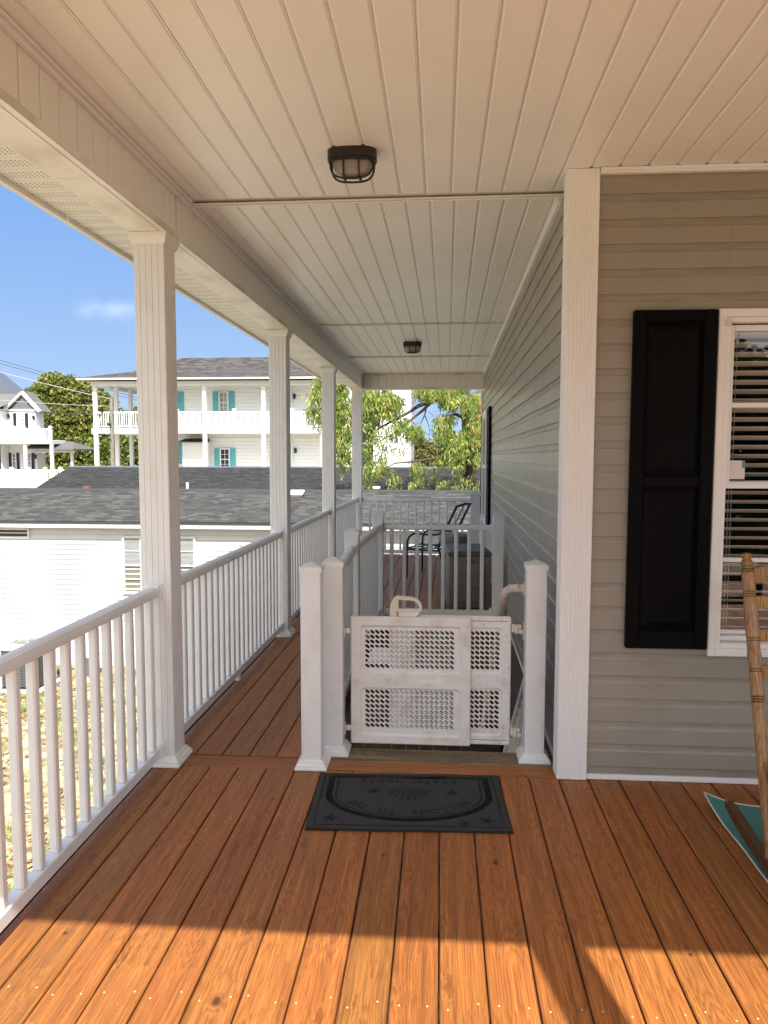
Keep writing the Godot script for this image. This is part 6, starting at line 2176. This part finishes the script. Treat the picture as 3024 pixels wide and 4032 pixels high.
func trees() -> void:
	# tree with hanging leaves between the two houses
	var z := -23.6
	var at := Vector3(1.0, GROUND, z - 0.5)
	var t := thing("hanging_leaf_tree", "tall tree with drooping young yellow-green leaves over the dark roof", "tree", at)
	var b := MB.new()
	limb(b, [at, Vector3(0.98, -1.0, z - 0.5), Vector3(0.90, 1.2, z - 0.4), Vector3(0.80, 2.6, z - 0.3), Vector3(0.74, 3.5, z - 0.2), Vector3(0.55, 5.2, z), Vector3(0.2, 7.0, z)], 0.26, 0.07)
	limb(b, [Vector3(0.74, 3.5, z - 0.2), Vector3(0.25, 3.38, z), Vector3(-0.27, 3.14, z + 0.1), Vector3(-0.7, 2.98, z + 0.2), Vector3(-1.04, 2.76, z + 0.2), Vector3(-1.9, 2.3, z + 0.3), Vector3(-2.4, 1.7, z + 0.3)], 0.10, 0.02)
	limb(b, [Vector3(-0.27, 3.14, z + 0.1), Vector3(-0.55, 2.85, z + 0.3), Vector3(-0.95, 2.52, z + 0.4), Vector3(-1.5, 2.1, z + 0.4), Vector3(-2.1, 1.75, z + 0.5)], 0.055, 0.012)
	limb(b, [Vector3(-0.45, 2.98, z + 0.2), Vector3(-0.5, 2.7, z + 0.3), Vector3(-0.62, 2.45, z + 0.3), Vector3(-0.58, 2.15, z + 0.3)], 0.028, 0.006)
	limb(b, [Vector3(-0.5, 2.7, z + 0.3), Vector3(-0.38, 2.4, z + 0.3), Vector3(-0.32, 2.1, z + 0.4)], 0.018, 0.005)
	limb(b, [Vector3(0.80, 2.6, z - 0.3), Vector3(0.4, 2.75, z), Vector3(0.19, 2.4, z + 0.2), Vector3(0.25, 1.9, z + 0.3)], 0.07, 0.03)
	limb(b, [Vector3(0.90, 1.45, z - 0.4), Vector3(0.3, 1.42, z), Vector3(-0.23, 1.36, z + 0.3), Vector3(-0.9, 1.27, z + 0.5), Vector3(-1.4, 1.22, z + 0.6), Vector3(-1.75, 1.05, z + 0.7)], 0.06, 0.014)
	limb(b, [Vector3(0.90, 1.5, z - 0.4), Vector3(1.3, 1.7, z), Vector3(1.7, 1.95, z)], 0.09, 0.03)
	limb(b, [Vector3(0.74, 3.5, z - 0.2), Vector3(0.2, 4.2, z), Vector3(-1.2, 4.5, z + 0.2), Vector3(-2.6, 4.0, z + 0.2), Vector3(-3.5, 3.2, z + 0.2)], 0.11, 0.02)
	limb(b, [Vector3(-1.2, 4.5, z + 0.2), Vector3(-1.6, 3.6, z + 0.3), Vector3(-2.2, 3.0, z + 0.3), Vector3(-2.9, 2.2, z + 0.3), Vector3(-3.0, 1.2, z + 0.4)], 0.05, 0.01)
	for q in [[-1.15, 0.95], [-0.95, 1.1], [0.15, 1.15], [0.35, 1.0], [1.05, 1.1], [-1.9, 1.0], [1.2, 0.8]]:
		limb(b, [Vector3(q[0], q[1], z + 0.6), Vector3(q[0] - 0.12, q[1] - 0.3, z + 0.65), Vector3(q[0] - 0.3, q[1] - 0.62, z + 0.7)], 0.014, 0.005)
	for i in 70:
		var s := Vector3(rng.randf_range(-3.2, 1.4), rng.randf_range(0.9, 3.6), z + rng.randf_range(-0.4, 0.6))
		limb(b, [s, s + Vector3(rng.randf_range(-0.2, 0.2), rng.randf_range(-0.25, 0.1), 0.05), s + Vector3(rng.randf_range(-0.4, 0.4), rng.randf_range(-0.5, 0.05), 0.1)], 0.010, 0.003)
	part(t, "trunk", b.mesh(), M.bark)
	var raw := [[-3.6, 3.0, .6, .9, 300], [-3.0, 2.2, .45, 1.4, 300], [-3.35, 3.7, .6, .6, 200], [-2.2, 3.0, .55, .65, 300], [-1.6, 3.05, .45, .5, 190], [-2.4, 2.3, .4, .3, 80], [-1.25, 2.4, .3, .25, 50], [-2.3, 1.5, .3, .4, 42], [-1.85, 1.1, .25, .35, 34], [-0.85, 2.2, .28, .25, 75], [-1.7, 1.9, .8, .6, 60], [-0.3, 3.42, .6, .26, 130], [.3, 3.2, .4, .4, 130], [.1, 2.3, .33, .6, 110], [.55, 1.8, .5, .6, 130], [.95, 2.9, .35, .6, 110], [1.1, 2.2, .35, .5, 80], [.3, 1.3, .5, .35, 60], [1.15, 1.4, .25, .35, 50], [-2.2, .85, .4, .45, 46], [-1.4, .8, .3, .4, 14], [-0.75, .85, .25, .5, 44], [-0.1, .75, .35, .4, 14], [.65, .75, .3, .45, 24], [1.1, .6, .25, .4, 12], [-1.5, 5.0, 2.0, 1.0, 380], [1.0, 5.8, 2.0, 1.4, 420], [2.6, 4.2, 1.2, 1.5, 260], [3.2, 2.5, .8, 1.0, 140], [-3.0, 4.6, 1.0, .7, 160]]
	var clumps := []
	for q in raw: clumps.append([q[0], q[1], z + 0.2, q[2], q[3], 0.75, q[4]])
	crown(t, leaf_cluster(14, 0.13, 0.112, 0.0135, 0.66, 71), clumps, [Color(0.19, 0.27, 0.035), Color(0.12, 0.19, 0.025), Color(0.27, 0.31, 0.06), Color(0.34, 0.33, 0.08), Color(0.15, 0.21, 0.03)], 0.8, 1.4, 0.2)

	var cl := leaf_cluster(22, 0.42, 0.26, 0.11, 0.1, 72)
	var oak := [Color(0.125, 0.150, 0.022), Color(0.165, 0.18, 0.028), Color(0.085, 0.112, 0.018), Color(0.20, 0.195, 0.035)]
	broadleaf("large rounded oak in fresh leaf behind the black-shuttered house", Vector3(-39.0, GROUND, -75), [[-38.8, 7.6, -75, 2.6, 2.0, 2.2, 380], [-41.0, 6.4, -75, 2.4, 1.7, 2, 300], [-36.6, 7.2, -75, 2.4, 1.6, 2, 300], [-42.6, 4.6, -74.5, 2.2, 1.8, 2, 280], [-39.6, 4.8, -74, 2.6, 1.8, 2, 330], [-36.6, 4.6, -74, 2.6, 1.9, 2, 330], [-34.4, 5.4, -75, 1.6, 2.2, 1.6, 240], [-41.6, 2.0, -74, 2.6, 2.0, 2, 300], [-38.4, 2.0, -73.6, 2.6, 2.0, 2, 320], [-35.2, 2.0, -73.8, 2.4, 2.2, 2, 320], [-37.0, -0.6, -73.5, 4.0, 1.6, 2, 330]], oak, cl, 0.55)
	broadleaf("lower broadleaf tree between the oak and the teal-shuttered building", Vector3(-30.5, GROUND, -72), [[-31.6, 4.2, -72, 2.0, 1.6, 1.6, 170], [-29.2, 4.6, -72.5, 1.9, 1.5, 1.6, 190], [-26.8, 4.4, -72.5, 1.9, 1.5, 1.6, 190], [-32.4, 1.8, -71.5, 2.0, 1.7, 1.6, 220], [-29.6, 1.6, -71.5, 2.2, 1.9, 1.6, 240], [-26.4, 1.6, -71.5, 2.2, 1.9, 1.6, 240], [-30.5, -0.4, -71, 4.0, 1.6, 2, 260]], [Color(0.11, 0.15, 0.02), Color(0.15, 0.19, 0.03), Color(0.085, 0.115, 0.018)], cl, 0.35)
	broadleaf("bushy olive tree in the gap right of the white clapboard house", Vector3(-1.6, GROUND, -62), [[-2.0, 1.7, -62, 1.1, 1.1, 1, 120], [-0.9, 1.4, -62, 1.1, 1.1, 1, 120], [-1.4, 0.2, -62, 1.8, 1.2, 1.2, 150], [0.8, 0.6, -62, 1.5, 1.6, 1.2, 160], [2.0, 0.2, -62, 1.0, 1.4, 1, 90]], [Color(0.15, 0.14, 0.035), Color(0.19, 0.17, 0.04), Color(0.11, 0.11, 0.03)], cl, 0.2, 0.5, 0.9)
	# trees on the far side of the road, mirrored in the window
	for q in [[4.5, 19.0], [10.0, 22.0], [16.0, 20.0], [-3.0, 24.0]]:
		var x: float = q[0]
		var zz: float = q[1]
		broadleaf(["spreading green tree facing the house front, first of the row", "spreading green tree facing the house front, second of the row", "spreading green tree facing the house front, third of the row", "spreading green tree facing the house front, farthest left"][[4.5, 10.0, 16.0, -3.0].find(x)], Vector3(x, GROUND, zz), [[x, 4.4, zz, 2.2, 1.4, 2, 130], [x - 1.8, 2.8, zz, 2.0, 1.6, 2, 150], [x + 1.8, 3.0, zz, 2.0, 1.6, 2, 150], [x, 1.0, zz, 3.0, 1.6, 2, 190], [x + 1.0, -0.8, zz, 3.0, 1.4, 2, 170]], [Color(0.09, 0.13, 0.018), Color(0.12, 0.16, 0.022)], cl, 0.3)

# ------------------------------------------------------------------ pole and overhead wires
func pole_and_wires() -> void:
	var at := Vector3(-17.86, GROUND, -40.0)
	var t := thing("utility_pole", "weathered wooden utility pole in front of the teal-shuttered building", "pole", at)
	var b := MB.new()
	b.tube([at, Vector3(-17.86, 1.0, -40), Vector3(-17.84, 4.49, -40)], [0.13, 0.115, 0.095], 10)
	part(t, "shaft", b.mesh(), M.pole_wood)
	b = MB.new()
	b.lathe([Vector2(0, 0.09), Vector2(0.07, 0.07), Vector2(0.09, 0.0), Vector2(0.06, -0.10), Vector2(0, -0.12)], 10, Transform3D(Basis(), Vector3(-17.92, 3.05, -39.82)))
	part(t, "area_lamp", b.mesh(), M.far_black)
	for q in [[-18.08, 4.16], [-18.38, 3.72], [-18.52, 3.52]]:
		b = MB.new()
		b.lathe([Vector2(0, 0.06), Vector2(0.09, 0.05), Vector2(0.05, -0.03), Vector2(0.05, -0.09), Vector2(0, -0.09)], 8, Transform3D(Basis(), Vector3(q[0], q[1], -40)))
		part(t, "insulator", b.mesh(), M.far_black)
	for q in [[-18.5, 3.5, -18.35, 2.7, -18.1, 2.4], [-18.38, 3.68, -18.3, 3.0, -17.95, 2.9], [-17.9, 3.0, -17.95, 2.5, -17.84, 2.1]]:
		b = MB.new()
		b.tube([Vector3(q[0], q[1], -39.9), Vector3(q[2], q[3], -39.85), Vector3(q[4], q[5], -39.87)], [0.016, 0.016, 0.016], 5)
		part(t, "service_loop", b.mesh(), M.wire_dark)
	var spans := [
		["pale overhead wire sloping down to the top of the utility pole", Vector3(-30.3, 7.70, -40), Vector3(-17.86, 4.40, -40), 0.018, true],
		["pale overhead wire meeting the utility pole below its top", Vector3(-30.3, 5.0, -40), Vector3(-17.88, 4.02, -40), 0.015, true],
		["thick black service cable running to the utility pole", Vector3(-30.3, 4.35, -40), Vector3(-18.45, 3.56, -40), 0.020, false],
		["upper of two high wires crossing behind the oak", Vector3(-70.0, 18.4, -80), Vector3(-30.0, 6.7, -80), 0.030, false],
		["lower of two high wires crossing behind the oak", Vector3(-70.0, 18.0, -80), Vector3(-30.0, 6.4, -80), 0.030, false],
		["slack pale guy wire slanting down from the balcony", Vector3(-16.95, 2.75, -43.0), Vector3(-15.4, -1.2, -43.0), 0.016, true],
		["second guy wire slanting down beside the first", Vector3(-16.80, 2.75, -43.0), Vector3(-15.22, -1.2, -43.0), 0.014, true]]
	for s in spans:
		var w := thing("overhead_wire", s[0], "wire", (s[1] + s[2]) / 2, "overhead wires")
		var pts := []
		var rs := []
		var sag: float = 0.012 * s[1].distance_to(s[2])
		if s[1].x > -17.5: sag = 0.0
		for i in 13:
			var k := i / 12.0
			pts.append(s[1].lerp(s[2], k) + Vector3(0, -sag * 4.0 * k * (1.0 - k), 0))
			rs.append(s[3])
		b = MB.new()
		b.tube(pts, rs, 5)
		part(w, "cable", b.mesh(), M.wire_pale if s[4] else M.wire_dark)
